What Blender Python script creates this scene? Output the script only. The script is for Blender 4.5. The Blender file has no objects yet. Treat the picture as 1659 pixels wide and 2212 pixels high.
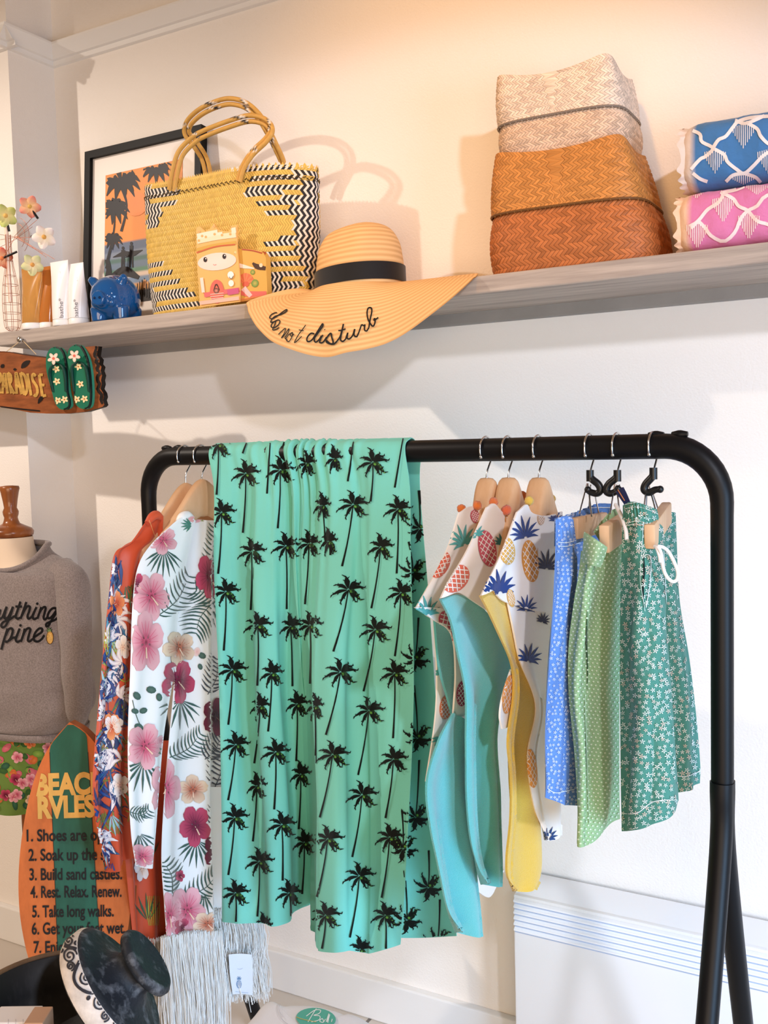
import bpy, bmesh, math, random
import numpy as np
from mathutils import Vector, Matrix
from mathutils.bvhtree import BVHTree
from mathutils.geometry import tessellate_polygon
random.seed(7); rng = np.random.default_rng(7)
S = bpy.context.scene; COL = S.collection

# ------------------------------------------------------------------ camera (focal length in pixels of the 1659x2212 frame)
FPX, CX, CY, CAMH = 2100.0, 829.5, 1106.0, 1.48
def _n(v): v = np.array(v, float); return v / np.linalg.norm(v)
_down = _n((.026, 1, 147 / FPX)); _ml = np.array((-3680., -51.3, FPX))
_ex = -_n(_ml - _down * _ml.dot(_down)); _ez = -_down; _ey = np.cross(_ez, _ex)
RM = np.array([_ex, _ey, _ez]); CAM = np.array([0, 0, CAMH])
cam = bpy.data.cameras.new('camera'); camo = bpy.data.objects.new('camera', cam); COL.objects.link(camo)
mw = Matrix.Identity(4)
for i in range(3):
    mw[i][0] = RM[i, 0]; mw[i][1] = -RM[i, 1]; mw[i][2] = -RM[i, 2]; mw[i][3] = CAM[i]
camo.matrix_world = mw
cam.sensor_fit = 'VERTICAL'; cam.sensor_height = 36; cam.sensor_width = 27; cam.lens = FPX / 2212 * 36; cam.clip_start = .05
S.camera = camo
S.view_settings.view_transform = 'Standard'; S.view_settings.look = 'None'
S.view_settings.gamma = 1; S.view_settings.use_curve_mapping = False
S.view_settings.exposure = 0.0
S.cycles.max_bounces = 8; S.cycles.transparent_max_bounces = 8
S.cycles.sample_clamp_indirect = 6

# ------------------------------------------------------------------ light: cool daylight from the shop window, warm ceiling spots
w = bpy.data.worlds.new('world'); S.world = w; w.use_nodes = True
w.node_tree.nodes['Background'].inputs[0].default_value = (1, .62, .38, 1)
w.node_tree.nodes['Background'].inputs[1].default_value = .27
def area(name, loc, tgt, sx, sy, power, col):
    l = bpy.data.lights.new(name, 'AREA'); l.shape = 'RECTANGLE'; l.size = sx; l.size_y = sy; l.energy = power; l.color = col
    o = bpy.data.objects.new(name, l); COL.objects.link(o); o.location = loc
    o.rotation_euler = (Vector(tgt) - Vector(loc)).to_track_quat('-Z', 'Y').to_euler(); return o
def spot(name, loc, tgt, power, col, size, blend, r):
    l = bpy.data.lights.new(name, 'SPOT'); l.energy = power; l.color = col; l.spot_size = math.radians(size); l.spot_blend = blend; l.shadow_soft_size = r
    o = bpy.data.objects.new(name, l); COL.objects.link(o); o.location = loc
    o.rotation_euler = (Vector(tgt) - Vector(loc)).to_track_quat('-Z', 'Y').to_euler(); return o
wd = area('window_daylight', (2.3, .1, .9), (-.5, 2.05, .22), 1.3, 1.5, 31, (.40, .66, 1.0)); wd.data.spread = math.radians(85)
area('shopfront_daylight', (.7, -2.6, .9), (-.8, 2.0, .7), 3.0, 1.8, 84, (1, .76, .52))
spot('ceiling_spot_left', (-3.28, .08, 3.2), (-1.8, 2.05, 1.0), 220, (1, .86, .74), 64, .8, .03)
spot('ceiling_spot_right', (1.2, -.4, 2.6), (-1.2, 2.05, .8), 152, (.84, .87, 1.0), 51, .12, .07)
spot('ceiling_spot_wall', (-.75, .9, 3.1), (-.9, 2.05, 2.1), 42, (1, .48, .12), 66, .9, .06)

# ------------------------------------------------------------------ pixels to points
def ray(px, py): return RM @ np.array([(px - CX) / FPX, (py - CY) / FPX, 1.])
def at(px, py, Y): r = ray(px, py); return CAM + r * (Y / r[1])
def atx(px, py, X): r = ray(px, py); return CAM + r * (X / r[0])
def atz(px, py, z): r = ray(px, py); return CAM + r * ((z - CAMH) / r[2])
def proj(p): c = RM.T @ (np.array(p, float) - CAM); return np.array([CX + FPX * c[0] / c[2], CY + FPX * c[1] / c[2], c[2]])
def lin(c):
    c = np.array(c[:3], float) / 255.
    return np.where(c <= .04045, c / 12.92, ((c + .055) / 1.055) ** 2.4)

# ------------------------------------------------------------------ materials
def nodes(name):
    m = bpy.data.materials.new(name); m.use_nodes = True
    nt = m.node_tree; return m, nt, nt.nodes['Principled BSDF']
def _bump(nt, b, kind, scale, strength, dist=.002, stretch=(1, 1, 1)):
    tc = nt.nodes.new('ShaderNodeTexCoord'); mp = nt.nodes.new('ShaderNodeMapping'); mp.inputs['Scale'].default_value = stretch
    nt.links.new(tc.outputs['Object'], mp.inputs[0])
    if kind == 'noise':
        t = nt.nodes.new('ShaderNodeTexNoise'); t.inputs['Scale'].default_value = scale; t.inputs['Detail'].default_value = 4; o = t.outputs['Fac']
    elif kind == 'vor':
        t = nt.nodes.new('ShaderNodeTexVoronoi'); t.inputs['Scale'].default_value = scale; o = t.outputs['Distance']
    else:
        t = nt.nodes.new('ShaderNodeTexWave'); t.inputs['Scale'].default_value = scale; t.bands_direction = kind; t.inputs['Distortion'].default_value = .4; o = t.outputs['Fac']
    nt.links.new(mp.outputs[0], t.inputs['Vector'])
    bp = nt.nodes.new('ShaderNodeBump'); bp.inputs['Strength'].default_value = strength; bp.inputs['Distance'].default_value = dist
    nt.links.new(o, bp.inputs['Height']); nt.links.new(bp.outputs[0], b.inputs['Normal'])
def mat(name, col=None, rough=.6, metal=0, var=0, vscale=8, stretch=(1, 1, 1), bump=None, spec=.4, coat=0, sheen=0, alpha=1, trans=0, ior=1.45, col2=None, lo=.35, hi=.65):
    """col None: colour from the mesh's own colour attribute; var: noise variation of the colour"""
    m, nt, b = nodes(name)
    b.inputs['Roughness'].default_value = rough; b.inputs['Metallic'].default_value = metal
    b.inputs['Specular IOR Level'].default_value = spec; b.inputs['Coat Weight'].default_value = coat
    b.inputs['Sheen Weight'].default_value = sheen; b.inputs['Transmission Weight'].default_value = trans; b.inputs['IOR'].default_value = ior
    b.inputs['Alpha'].default_value = alpha
    src = None
    if col is None:
        a = nt.nodes.new('ShaderNodeAttribute'); a.attribute_name = 'Col'; src = a.outputs['Color']
    if var or col2 is not None:
        tc = nt.nodes.new('ShaderNodeTexCoord'); mp = nt.nodes.new('ShaderNodeMapping'); mp.inputs['Scale'].default_value = stretch
        t = nt.nodes.new('ShaderNodeTexNoise'); t.inputs['Scale'].default_value = vscale; t.inputs['Detail'].default_value = 6; t.inputs['Roughness'].default_value = .6
        nt.links.new(tc.outputs['Object'], mp.inputs[0]); nt.links.new(mp.outputs[0], t.inputs['Vector'])
        mr = nt.nodes.new('ShaderNodeMapRange'); mr.inputs[1].default_value = lo; mr.inputs[2].default_value = hi
        nt.links.new(t.outputs['Fac'], mr.inputs[0])
        if col2 is not None:
            mx = nt.nodes.new('ShaderNodeMix'); mx.data_type = 'RGBA'
            nt.links.new(mr.outputs[0], mx.inputs[0])
            mx.inputs[6].default_value = (*lin(col), 1); mx.inputs[7].default_value = (*lin(col2), 1); src = mx.outputs[2]
        else:
            mr.inputs[3].default_value = 1 - var; mr.inputs[4].default_value = 1 + var * .4
            mx = nt.nodes.new('ShaderNodeVectorMath'); mx.operation = 'MULTIPLY'
            if src is not None: nt.links.new(src, mx.inputs[0])
            else: mx.inputs[0].default_value = lin(col)
            nt.links.new(mr.outputs[0], mx.inputs[1]); src = mx.outputs[0]
    if src is not None: nt.links.new(src, b.inputs['Base Color'])
    else: b.inputs['Base Color'].default_value = (*lin(col), 1)
    if bump: _bump(nt, b, *bump)
    return m

# ------------------------------------------------------------------ mesh builder
class MB:
    def __init__(s): s.V = []; s.F = []; s.C = []; s.n = 0; s.M = []
    def add(s, v, f, c=(200, 200, 200), mi=0):
        v = np.asarray(v, float).reshape(-1, 3); k = len(v)
        c = np.asarray(c, float)
        if c.ndim == 1: c = np.tile(lin(c), (k, 1))
        s.V.append(v); s.C.append(c); o = s.n
        s.F += [tuple(int(i) + o for i in q) for q in f]; s.M += [mi] * len(f); s.n += k
    def grid(s, P, c=(200, 200, 200), close=False, mi=0):
        P = np.asarray(P, float); a, b = P.shape[:2]
        f = []
        for i in range(a - 1):
            for j in range(b if close else b - 1):
                j2 = (j + 1) % b; f.append((i * b + j, i * b + j2, (i + 1) * b + j2, (i + 1) * b + j))
        c = np.asarray(c, float)
        if c.ndim == 3: c = c.reshape(-1, 3)
        s.add(P.reshape(-1, 3), f, c, mi)
    def tube(s, pts, r, c=(200, 200, 200), n=8, cap=True, flat=1.0, smooth=0, mi=0, up=None):
        pts = np.asarray(pts, float)
        if smooth: pts = cr(pts, smooth)
        k = len(pts); r = np.broadcast_to(np.asarray(r, float), (k,)) if np.ndim(r) == 0 or len(r) == k else np.interp(np.linspace(0, 1, k), np.linspace(0, 1, len(r)), r)
        T = np.gradient(pts, axis=0); T /= np.linalg.norm(T, axis=1)[:, None] + 1e-12
        u = np.array(up if up is not None else (0, 0, 1.))
        if abs(T[0].dot(u)) > .9: u = np.array((1., 0, 0)) if up is None else np.array((0, 1., 0))
        rings = []
        for i in range(k):
            u = u - T[i] * T[i].dot(u); u /= np.linalg.norm(u) + 1e-12; w2 = np.cross(T[i], u)
            a = np.arange(n) / n * 2 * math.pi
            rings.append(pts[i] + r[i] * (np.cos(a)[:, None] * w2 + np.sin(a)[:, None] * u * flat))
        P = np.array(rings); s.grid(P, c, True, mi)
        if cap:
            for e, ring in ((0, P[0]), (1, P[-1])):
                s.add(ring, [tuple(range(n)) if e else tuple(reversed(range(n)))], c, mi)
    def lathe(s, prof, c=(200, 200, 200), n=32, axis=(0, 0, 1), org=(0, 0, 0), mi=0, sx=1, sy=1):
        ax = _n(axis); u = np.cross(ax, (0, 1, 0) if abs(ax[1]) < .9 else (1, 0, 0)); u = _n(u); v2 = np.cross(ax, u)
        a = np.arange(n) / n * 2 * math.pi; org = np.array(org, float)
        P = np.array([org + ax * h + r * (np.cos(a)[:, None] * u * sx + np.sin(a)[:, None] * v2 * sy) for r, h in prof])
        cc = np.asarray(c, float)
        if cc.ndim == 2: cc = np.repeat(np.array([lin(q) for q in cc])[:, None], n, 1)
        s.grid(P, cc, True, mi)
    def box(s, lo, hi, c=(200, 200, 200), bev=0, seg=2, mi=0, mtx=None):
        bm = bmesh.new(); bmesh.ops.create_cube(bm, size=1)
        lo = np.array(lo, float); hi = np.array(hi, float)
        for v in bm.verts: v.co = Vector((lo + hi) / 2 + np.array(v.co) * (hi - lo))
        if bev: bmesh.ops.bevel(bm, geom=bm.edges[:] + bm.verts[:], offset=bev, segments=seg, profile=.5, affect='EDGES')
        if mtx is not None: bmesh.ops.transform(bm, matrix=mtx, verts=bm.verts)
        bm.verts.index_update()
        s.add([v.co[:] for v in bm.verts], [[v.index for v in f.verts] for f in bm.faces], c, mi); bm.free()
    def prism(s, poly, thick, c=(200, 200, 200), cs=None, mi=0):
        """poly: 3D outline (front face); thick: offset vector to the back face"""
        poly = np.asarray(poly, float); k = len(poly); th = np.asarray(thick, float)
        tri = tessellate_polygon([[Vector(p) for p in poly]])
        s.add(poly, [tuple(t) for t in tri], c, mi); s.add(poly + th, [tuple(reversed(t)) for t in tri], cs or c, mi)
        s.add(np.concatenate([poly, poly + th]), [(i, (i + 1) % k, k + (i + 1) % k, k + i) for i in range(k)], cs or c, mi)
    def ball(s, c0, r, c=(200, 200, 200), n=12, sc=(1, 1, 1), mi=0):
        th = np.linspace(0, math.pi, n); a = np.arange(n * 2) / (n * 2) * 2 * math.pi
        P = np.array([[(math.sin(t) * math.cos(q) * sc[0], math.sin(t) * math.sin(q) * sc[1], math.cos(t) * sc[2]) for q in a] for t in th]) * r + np.array(c0)
        s.grid(P, c, True, mi)
    def build(s, name, m, parent=None, smooth=True, auto=None):
        me = bpy.data.meshes.new(name); V = np.concatenate(s.V); C = np.concatenate(s.C)
        base = np.zeros(3); o = parent
        while o is not None: base += np.array(o.location); o = o.parent
        me.from_pydata((V - base).tolist(), [], s.F)
        at_ = me.color_attributes.new('Col', 'FLOAT_COLOR', 'POINT')
        at_.data.foreach_set('color', np.concatenate([C, np.ones((len(C), 1))], 1).astype(np.float32).ravel())
        for q in (m if isinstance(m, (list, tuple)) else [m]): me.materials.append(q)
        if any(s.M): me.polygons.foreach_set('material_index', s.M)
        me.polygons.foreach_set('use_smooth', [smooth] * len(me.polygons)); me.update()
        if auto is not None: me.set_sharp_from_angle(angle=math.radians(auto))
        o = bpy.data.objects.new(name, me); COL.objects.link(o)
        if parent is not None: o.parent = parent
        return o
    def bvh(s): return BVHTree.FromPolygons(np.concatenate(s.V).tolist(), s.F)
def tag(o, label, cat, group=None, kind=None):
    o['label'] = label; o['category'] = cat
    if group: o['group'] = group
    if kind: o['kind'] = kind
    return o
def thing(name, label, cat, loc, group=None):
    o = bpy.data.objects.new(name, None); COL.objects.link(o); o.location = Vector([float(q) for q in loc]); o.empty_display_size = .02
    return tag(o, label, cat, group)
def struct(o): o['kind'] = 'structure'; return o
def cr(P, n):
    """Catmull-Rom along axis 0"""
    P = np.asarray(P, float); k = len(P)
    if k == 2: t = np.linspace(0, 1, n).reshape((-1,) + (1,) * (P.ndim - 1)); return P[0] * (1 - t) + P[1] * t
    Q = np.concatenate([[2 * P[0] - P[1]], P, [2 * P[-1] - P[-2]]])
    t = np.linspace(0, k - 1, n); i = np.minimum(t.astype(int), k - 2); f = (t - i).reshape((-1,) + (1,) * (P.ndim - 1))
    a, b, c, d = Q[i], Q[i + 1], Q[i + 2], Q[i + 3]
    return .5 * (2 * b + (c - a) * f + (2 * a - 5 * b + 4 * c - d) * f ** 2 + (3 * b - a - 3 * c + d) * f ** 3)
def gnorm(P):
    du = np.gradient(P, axis=1); dv = np.gradient(P, axis=0); N = np.cross(du, dv); N /= np.linalg.norm(N, axis=2)[..., None] + 1e-12
    sgn = np.sign(np.sum(N * (CAM - P), axis=2)); return N * np.where(sgn == 0, 1, sgn)[..., None]
def patch(rows, nu=60, nv=100, X=None, disp=None, Y=None):
    """cloth sheet through rows of (px, py[, Y]); X: the hanger's plane, used where no Y is given; returns the point grid"""
    P = []
    for r in rows:
        q = []
        for e in r:
            if len(e) == 3 and e[2] is not None: q.append(at(*e))
            elif Y is not None: q.append(at(e[0], e[1], Y))
            else: q.append(atx(e[0], e[1], X))
        P.append(cr(np.array(q), nu))
    G = cr(np.array(P), nv)
    if disp is not None:
        u = np.linspace(0, 1, nu)[None, :]; v = np.linspace(0, 1, nv)[:, None]
        G = G + gnorm(G) * np.broadcast_to(disp(u, v), (nv, nu))[..., None]
    return G
def sheet(mb, G, c, t=.0015, mi=0):
    """cloth with a real thickness: front grid, back grid, rim"""
    N = gnorm(G); mb.grid(G, c, mi=mi); B = G - N * t
    mb.grid(B[:, ::-1], (np.asarray(c)[:, ::-1] if np.ndim(c) == 3 else c), mi=mi)
    for a, b in ((G[0], B[0]), (G[-1], B[-1]), (G[:, 0], B[:, 0]), (G[:, -1], B[:, -1])):
        cc = c if np.ndim(c) == 1 else lin((200, 200, 200))[None, None] * np.ones((2, len(a), 1))
        mb.grid(np.array([a, b]), cc, mi=mi)

# ------------------------------------------------------------------ prints: motifs drawn in picture pixels and laid on a cloth's own surface
class Print:
    def __init__(s, mb, off=.0008, jump=.02, bvh=None, clip=None):
        s.mb = mb; s.b = bvh or mb.bvh(); s.off = off; s.jump = jump; s.clip = clip; s.V = []; s.F = []; s.C = []; s.n = 0; s.k = 0
    def hit(s, px, py):
        d = ray(px, py); d = d / np.linalg.norm(d)
        l, n, i, t = s.b.ray_cast(Vector(CAM), Vector(d))
        if l is None: return None
        n = np.array(n); n = n if n.dot(d) < 0 else -n
        o = s.off + (s.k % 400) * 1.5e-6; return np.array(l) + n * o - d * o
    def add(s, pts, faces, c):
        pts = np.asarray(pts, float); s.k += 1; H = [s.hit(*p) for p in pts]
        c = np.asarray(c, float)
        if c.ndim == 1: c = np.tile(lin(c), (len(pts), 1))
        ok = []
        for f in faces:
            if any(H[i] is None for i in f): continue
            if s.clip is not None and not all(s.clip(*pts[i]) for i in f): continue
            q = [H[i] for i in f]
            lp = max(np.linalg.norm(pts[f[i]] - pts[f[i - 1]]) for i in range(len(f)))
            if max(np.linalg.norm(q[i] - q[i - 1]) for i in range(len(f))) > s.jump + lp * .003: continue
            ok.append(f)
        use = sorted({i for f in ok for i in f}); mp = {i: k + s.n for k, i in enumerate(use)}
        for i in use: s.V.append(H[i]); s.C.append(c[i])
        s.F += [tuple(mp[i] for i in f) for f in ok]; s.n += len(use)
    def strip(s, line, wid, c, c2=None, n=8, across=1):
        """ribbon along a pixel polyline; wid: list of widths; c at the middle, c2 at the edges"""
        L = cr(np.asarray(line, float), n); w_ = np.interp(np.linspace(0, 1, n), np.linspace(0, 1, len(wid)), wid) if np.ndim(wid) else np.full(n, wid)
        T = np.gradient(L, axis=0); T /= np.linalg.norm(T, axis=1)[:, None] + 1e-9; N = np.stack([-T[:, 1], T[:, 0]], 1)
        k = across * 2 + 1; o = np.linspace(-.5, .5, k)
        P = L[:, None] + N[:, None] * (w_[:, None] * o[None])[..., None]
        a = lin(c); b = lin(c2 if c2 is not None else c); tt = np.abs(o) * 2
        CC = np.broadcast_to(a * (1 - tt)[None, :, None] + b * tt[None, :, None], (n, k, 3)).reshape(-1, 3)
        s.add(P.reshape(-1, 2), [(i * k + j, i * k + j + 1, (i + 1) * k + j + 1, (i + 1) * k + j) for i in range(n - 1) for j in range(k - 1)], CC)
    def blob(s, cx, cy, rx, ry, ang, c, c2=None, n=14, rings=3, shape=None):
        a = np.arange(n) / n * 2 * math.pi; m = np.ones(n) if shape is None else shape(a)
        ca, sa = math.cos(ang), math.sin(ang); P = [(cx, cy)]; k0 = lin(c); k1 = lin(c2 if c2 is not None else c); CC = [k0]
        for q in range(1, rings + 1):
            t = q / rings; x = np.cos(a) * rx * t * m; y = np.sin(a) * ry * t * m
            P += list(zip(cx + x * ca - y * sa, cy + x * sa + y * ca)); CC += [k0 * (1 - t) + k1 * t] * n
        f = [(0, 1 + i, 1 + (i + 1) % n) for i in range(n)]
        for q in range(rings - 1): f += [(1 + q * n + i, 1 + (q + 1) * n + i, 1 + (q + 1) * n + (i + 1) % n, 1 + q * n + (i + 1) % n) for i in range(n)]
        s.add(P, f, np.array(CC))
    def text(s, body, x, y, w_, ang=0, c=(10, 10, 10), h=None, bold=.0, shear=0, align='L', persp=0):
        """body set in the built-in typeface, w_ px wide (or h px cap height), baseline start at x, y"""
        V, F = text2d(body, bold, shear); V = V.copy(); W = V[:, 0].max() - V[:, 0].min(); V[:, 0] -= V[:, 0].min()
        sx = (w_ / W) if w_ else None; sy = (h / .7) if h else sx; sx = sx or sy; V[:, 0] *= sx; V[:, 1] *= -sy
        ca, sa = math.cos(ang), math.sin(ang)
        s.add(np.stack([x + V[:, 0] * ca - V[:, 1] * sa, y + V[:, 0] * sa + V[:, 1] * ca], 1), F, c)
    def done(s, mi=0):
        if s.n: s.mb.add(np.array(s.V), s.F, np.array(s.C), mi)
_tc = {}
def text2d(body, bold=0, shear=0):
    k = (body, bold, shear)
    if k in _tc: return _tc[k]
    cu = bpy.data.curves.new('t', 'FONT'); cu.body = body; cu.size = 1; cu.resolution_u = 4; cu.offset = bold; cu.shear = shear
    o = bpy.data.objects.new('t', cu); COL.objects.link(o); dg = bpy.context.evaluated_depsgraph_get(); dg.update()
    me = bpy.data.meshes.new_from_object(o.evaluated_get(dg)); bm = bmesh.new(); bm.from_mesh(me)
    bmesh.ops.triangulate(bm, faces=bm.faces[:]); bmesh.ops.remove_doubles(bm, verts=bm.verts[:], dist=1e-4)
    bm.verts.index_update(); V = np.array([v.co[:2] for v in bm.verts]); F = [[v.index for v in f.verts] for f in bm.faces]
    bm.free(); bpy.data.meshes.remove(me); bpy.data.objects.remove(o); bpy.data.curves.remove(cu)
    _tc[k] = (V, F); return V, F

# ------------------------------------------------------------------ shared materials
CLOTH = mat('printed_cotton', None, .85, bump=('noise', 420, .25, .0006), sheen=.1, spec=.2)
SATIN = mat('printed_satin', None, .42, bump=('noise', 90, .08, .001), sheen=.1, spec=.45)
TERRY = mat('terry_cloth', None, .95, bump=('noise', 700, .8, .002), sheen=.5, spec=.1)
PAINT = mat('printed_surface', None, .5, spec=.4)
GLOSS = mat('glossy_print', None, .25, spec=.5)
METAL = mat('bright_metal', (205, 205, 205), .22, metal=1)
BLACKMETAL = mat('black_tube', (9, 10, 13), .45, spec=.3, bump=('noise', 300, .06, .0006))
PALEWOOD = mat('pale_wood', (226, 186, 146), .5, col2=(206, 162, 120), vscale=14, stretch=(1, 1, .25), spec=.35)
# ================================================================== the room
WALLM = mat('painted_wallpaper', (243, 238, 232), .9, bump=('noise', 230, .5, .0018), spec=.15)
WHITE = mat('white_paint', (236, 235, 233), .45, spec=.4)
LX, WY, PY = -2.265, 2.08, 1.917
mb = MB(); mb.box((LX - .02, WY, 0), (2.6, WY + .12, 3.3)); struct(mb.build('wall_back', WALLM, smooth=False))
mb = MB(); mb.box((LX - 1.6, PY, 0), (LX, WY + .12, 3.3)); struct(mb.build('wall_left', WALLM, smooth=False))
def moulding(a, b, nrm, name, z=2.60):
    prof = [(0, 0), (.010, .002), (.012, .014), (.020, .016), (.034, .034), (.044, .046), (.044, .052), (.0, .052)]
    m = MB(); a = np.array(a, float); b = np.array(b, float); n = np.array(nrm, float)
    m.grid(np.array([[p + n * o + np.array((0, 0, z + h)) for o, h in prof] for p in (a, b)])); struct(m.build(name, WHITE, auto=30))
moulding((LX, WY, 0), (2.6, WY, 0), (0, -1, 0), 'trim_1')
moulding((LX, PY - .044, 0), (LX, WY, 0), (1, 0, 0), 'trim_2')
moulding((LX - 1.6, PY, 0), (LX + .044, PY, 0), (0, -1, 0), 'trim_3')
# tiled floor
m, nt, b = nodes('pale_floor_tile')
tc = nt.nodes.new('ShaderNodeTexCoord'); mp = nt.nodes.new('ShaderNodeMapping'); mp.inputs['Rotation'].default_value = (0, 0, .0)
br = nt.nodes.new('ShaderNodeTexBrick'); br.offset = 0; br.inputs['Scale'].default_value = 1; br.inputs['Brick Width'].default_value = .42; br.inputs['Row Height'].default_value = .42
br.inputs['Mortar Size'].default_value = .005; br.inputs['Color1'].default_value = (*lin((206, 198, 188)), 1); br.inputs['Color2'].default_value = (*lin((198, 190, 180)), 1); br.inputs['Mortar'].default_value = (*lin((112, 104, 96)), 1)
nt.links.new(tc.outputs['Object'], mp.inputs[0]); nt.links.new(mp.outputs[0], br.inputs[0]); nt.links.new(br.outputs[0], b.inputs['Base Color']); b.inputs['Roughness'].default_value = .35
mb = MB(); mb.box((-4, -3, -.08), (3, WY + .1, 0)); struct(mb.build('floor', m, smooth=False))
mb = MB(); mb.box((LX, WY - .022, 0), (2.6, WY + .001, .108), bev=.004); struct(mb.build('baseboard_back', WHITE, smooth=False))
mb = MB(); mb.box((LX - 1.6, PY - .02, 0), (LX + .02, PY + .001, .108), bev=.004); mb.box((LX, PY - .02, 0), (LX + .02, WY, .108), bev=.004); struct(mb.build('baseboard_left', WHITE, smooth=False))

# ------------------------------------------------------------------ wall shelf
OAK = mat('grey_limed_wood', (196, 182, 170), .65, col2=(146, 134, 126), vscale=5, stretch=(.7, 12, 14), bump=('noise', 60, .2, .001, (.3, 6, 8)), spec=.25, lo=.3, hi=.75)
SZ = 1.812
root = thing('wall_shelf', 'long limed grey wood shelf board fixed along the pale wall', 'shelf', (-.8, 1.95, SZ))
mb = MB(); mb.box((LX + .004, 1.82, SZ - .036), (1.4, WY + .002, SZ), bev=.003); mb.build('board', OAK, root, smooth=False)
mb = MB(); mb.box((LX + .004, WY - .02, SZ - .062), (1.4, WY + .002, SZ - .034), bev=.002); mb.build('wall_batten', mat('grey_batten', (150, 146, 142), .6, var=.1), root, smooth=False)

# ------------------------------------------------------------------ clothes rack
def railP(px):  # point of the rail's axis under a picture column
    a, b = RL, RR; o = ray(px, 962); t = (a[1] * o[0] - a[0] * o[1]) / ((b[0] - a[0]) * o[1] - (b[1] - a[1]) * o[0]); return a + (b - a) * t
RZ = 1.4655
RL = np.array((-1.497, 1.584, RZ)); RR = np.array((-.278, 1.49, RZ)); RD = _n(RR - RL); RN = np.array((RD[1], -RD[0], 0))  # RN points to the viewer's side
rack = thing('clothes_rack', 'black tubular clothes rack with rounded corners standing before the wall', 'clothes rack', (-.887, 1.537, 0))
r0 = .0165
bend = .085
def arc(c, d, s): return [c + d * (math.sin(t) * bend) + np.array((0, 0, -bend + math.cos(t) * bend)) for t in np.linspace(0, math.pi / 2, 12)][::s]
pr = arc(RR - RD * bend, RD, 1); pl = arc(RL + RD * bend, -RD, -1)
zs = .93
mb = MB(); path = [RL + (0, 0, -bend - .02)] + pl + list(np.linspace(RL + RD * (bend + .02), RR - RD * (bend + .02), 20)) + pr + [RR + (0, 0, -bend - .02)]
mb.tube(path, [.0165, .0185] + [.0195] * 6 + [.0185, .0165], n=20); mb.build('rail', BLACKMETAL, rack)
for e, d in ((RL, -RD), (RR, RD)):
    mb = MB(); mb.tube([e + (0, 0, -bend), (e[0], e[1], zs)], r0, n=18); mb.build('post', BLACKMETAL, rack)
    for sgn in (1, -1):
        top = np.array((e[0], e[1], zs + .03)) + RN * sgn * .004; mid = np.array((e[0], e[1], zs - .1)) + RN * sgn * .018
        foot = np.array((e[0], e[1], 0.0)) + RN * sgn * .295
        mb = MB(); mb.tube([top, mid, mid * .5 + foot * .5, foot + (0, 0, .012)], [.0175, .0165, .016, .016], n=16, smooth=24); lg = mb.build('leg', BLACKMETAL, rack)
        mb = MB(); mb.tube([foot + (0, 0, .03), foot], .019, n=14); mb.build('foot_cap', BLACKMETAL, lg)
    # stop lugs either side of the notch at the rail's end
    for o in (.062, .098):
        q = e - d * o + np.array((0, 0, .0175)); mb = MB(); mb.tube([q - RD * .012, q, q + RD * .012], [.004, .007, .004], n=10, smooth=8); mb.build('stop_lug', BLACKMETAL, rack)

# ------------------------------------------------------------------ convector heater
HT = mat('white_enamel', (250, 251, 253), .35, spec=.5)
hx0, hx1, hy = -.8225, .75, 1.975
root = thing('wall_heater', 'white flat panel convector heater with louvres low on the wall', 'heater', (-.03, 2.03, .0))
mb = MB(); mb.box((hx0, hy, .06), (hx1, WY - .012, .462), bev=.006)
mb.grid([[(hx0 + .003, hy + .004, .46), (hx1 - .003, hy + .004, .46)], [(hx0 + .003, hy + .04, .472), (hx1 - .003, hy + .04, .472)], [(hx0 + .003, WY - .014, .478), (hx1 - .003, WY - .014, .478)], [(hx0 + .003, WY - .014, .45), (hx1 - .003, WY - .014, .45)]])
mb.build('casing', HT, root, auto=30)
SLOTSHADE = mat('slot_shade_paint', (182, 196, 220), .6)  # grey-blue strips on the casing front, painting the shade between the louvres
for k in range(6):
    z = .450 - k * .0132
    mb = MB(); mb.box((hx0 + .004, hy - .0012, z - .0086), (hx1 - .004, hy + .002, z - .0052)); mb.build('slot_shade_strip', SLOTSHADE, root, smooth=False)
    mb = MB(); mb.grid([[(x, hy - .0005, z + .0045), (x, hy - .007, z + .001), (x, hy - .008, z - .002), (x, hy - .0005, z - .006)] for x in (hx0 + .004, hx1 - .004)]); mb.build('louvre', HT, root, auto=40)
for x in (hx0 + .12, hx1 - .12):
    mb = MB(); mb.box((x - .05, hy + .02, 0), (x + .05, WY - .02, .062), bev=.003); mb.build('foot', HT, root, smooth=False)
# screw eye in the wall right of the rack
p = at(1592, 1987, WY - .012)
mb = MB(); a = np.linspace(.6, 6.6, 18); mb.tube([p + np.array((.006 * math.cos(t), 0, .006 * math.sin(t))) for t in a], .0009, n=6); mb.tube([p + (0, 0, .006), p + (0, .014, .006)], .0009, n=6)
tag(mb.build('wall_hook', METAL), 'tiny open screw hook in the white wall above the heater', 'hook')
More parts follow.
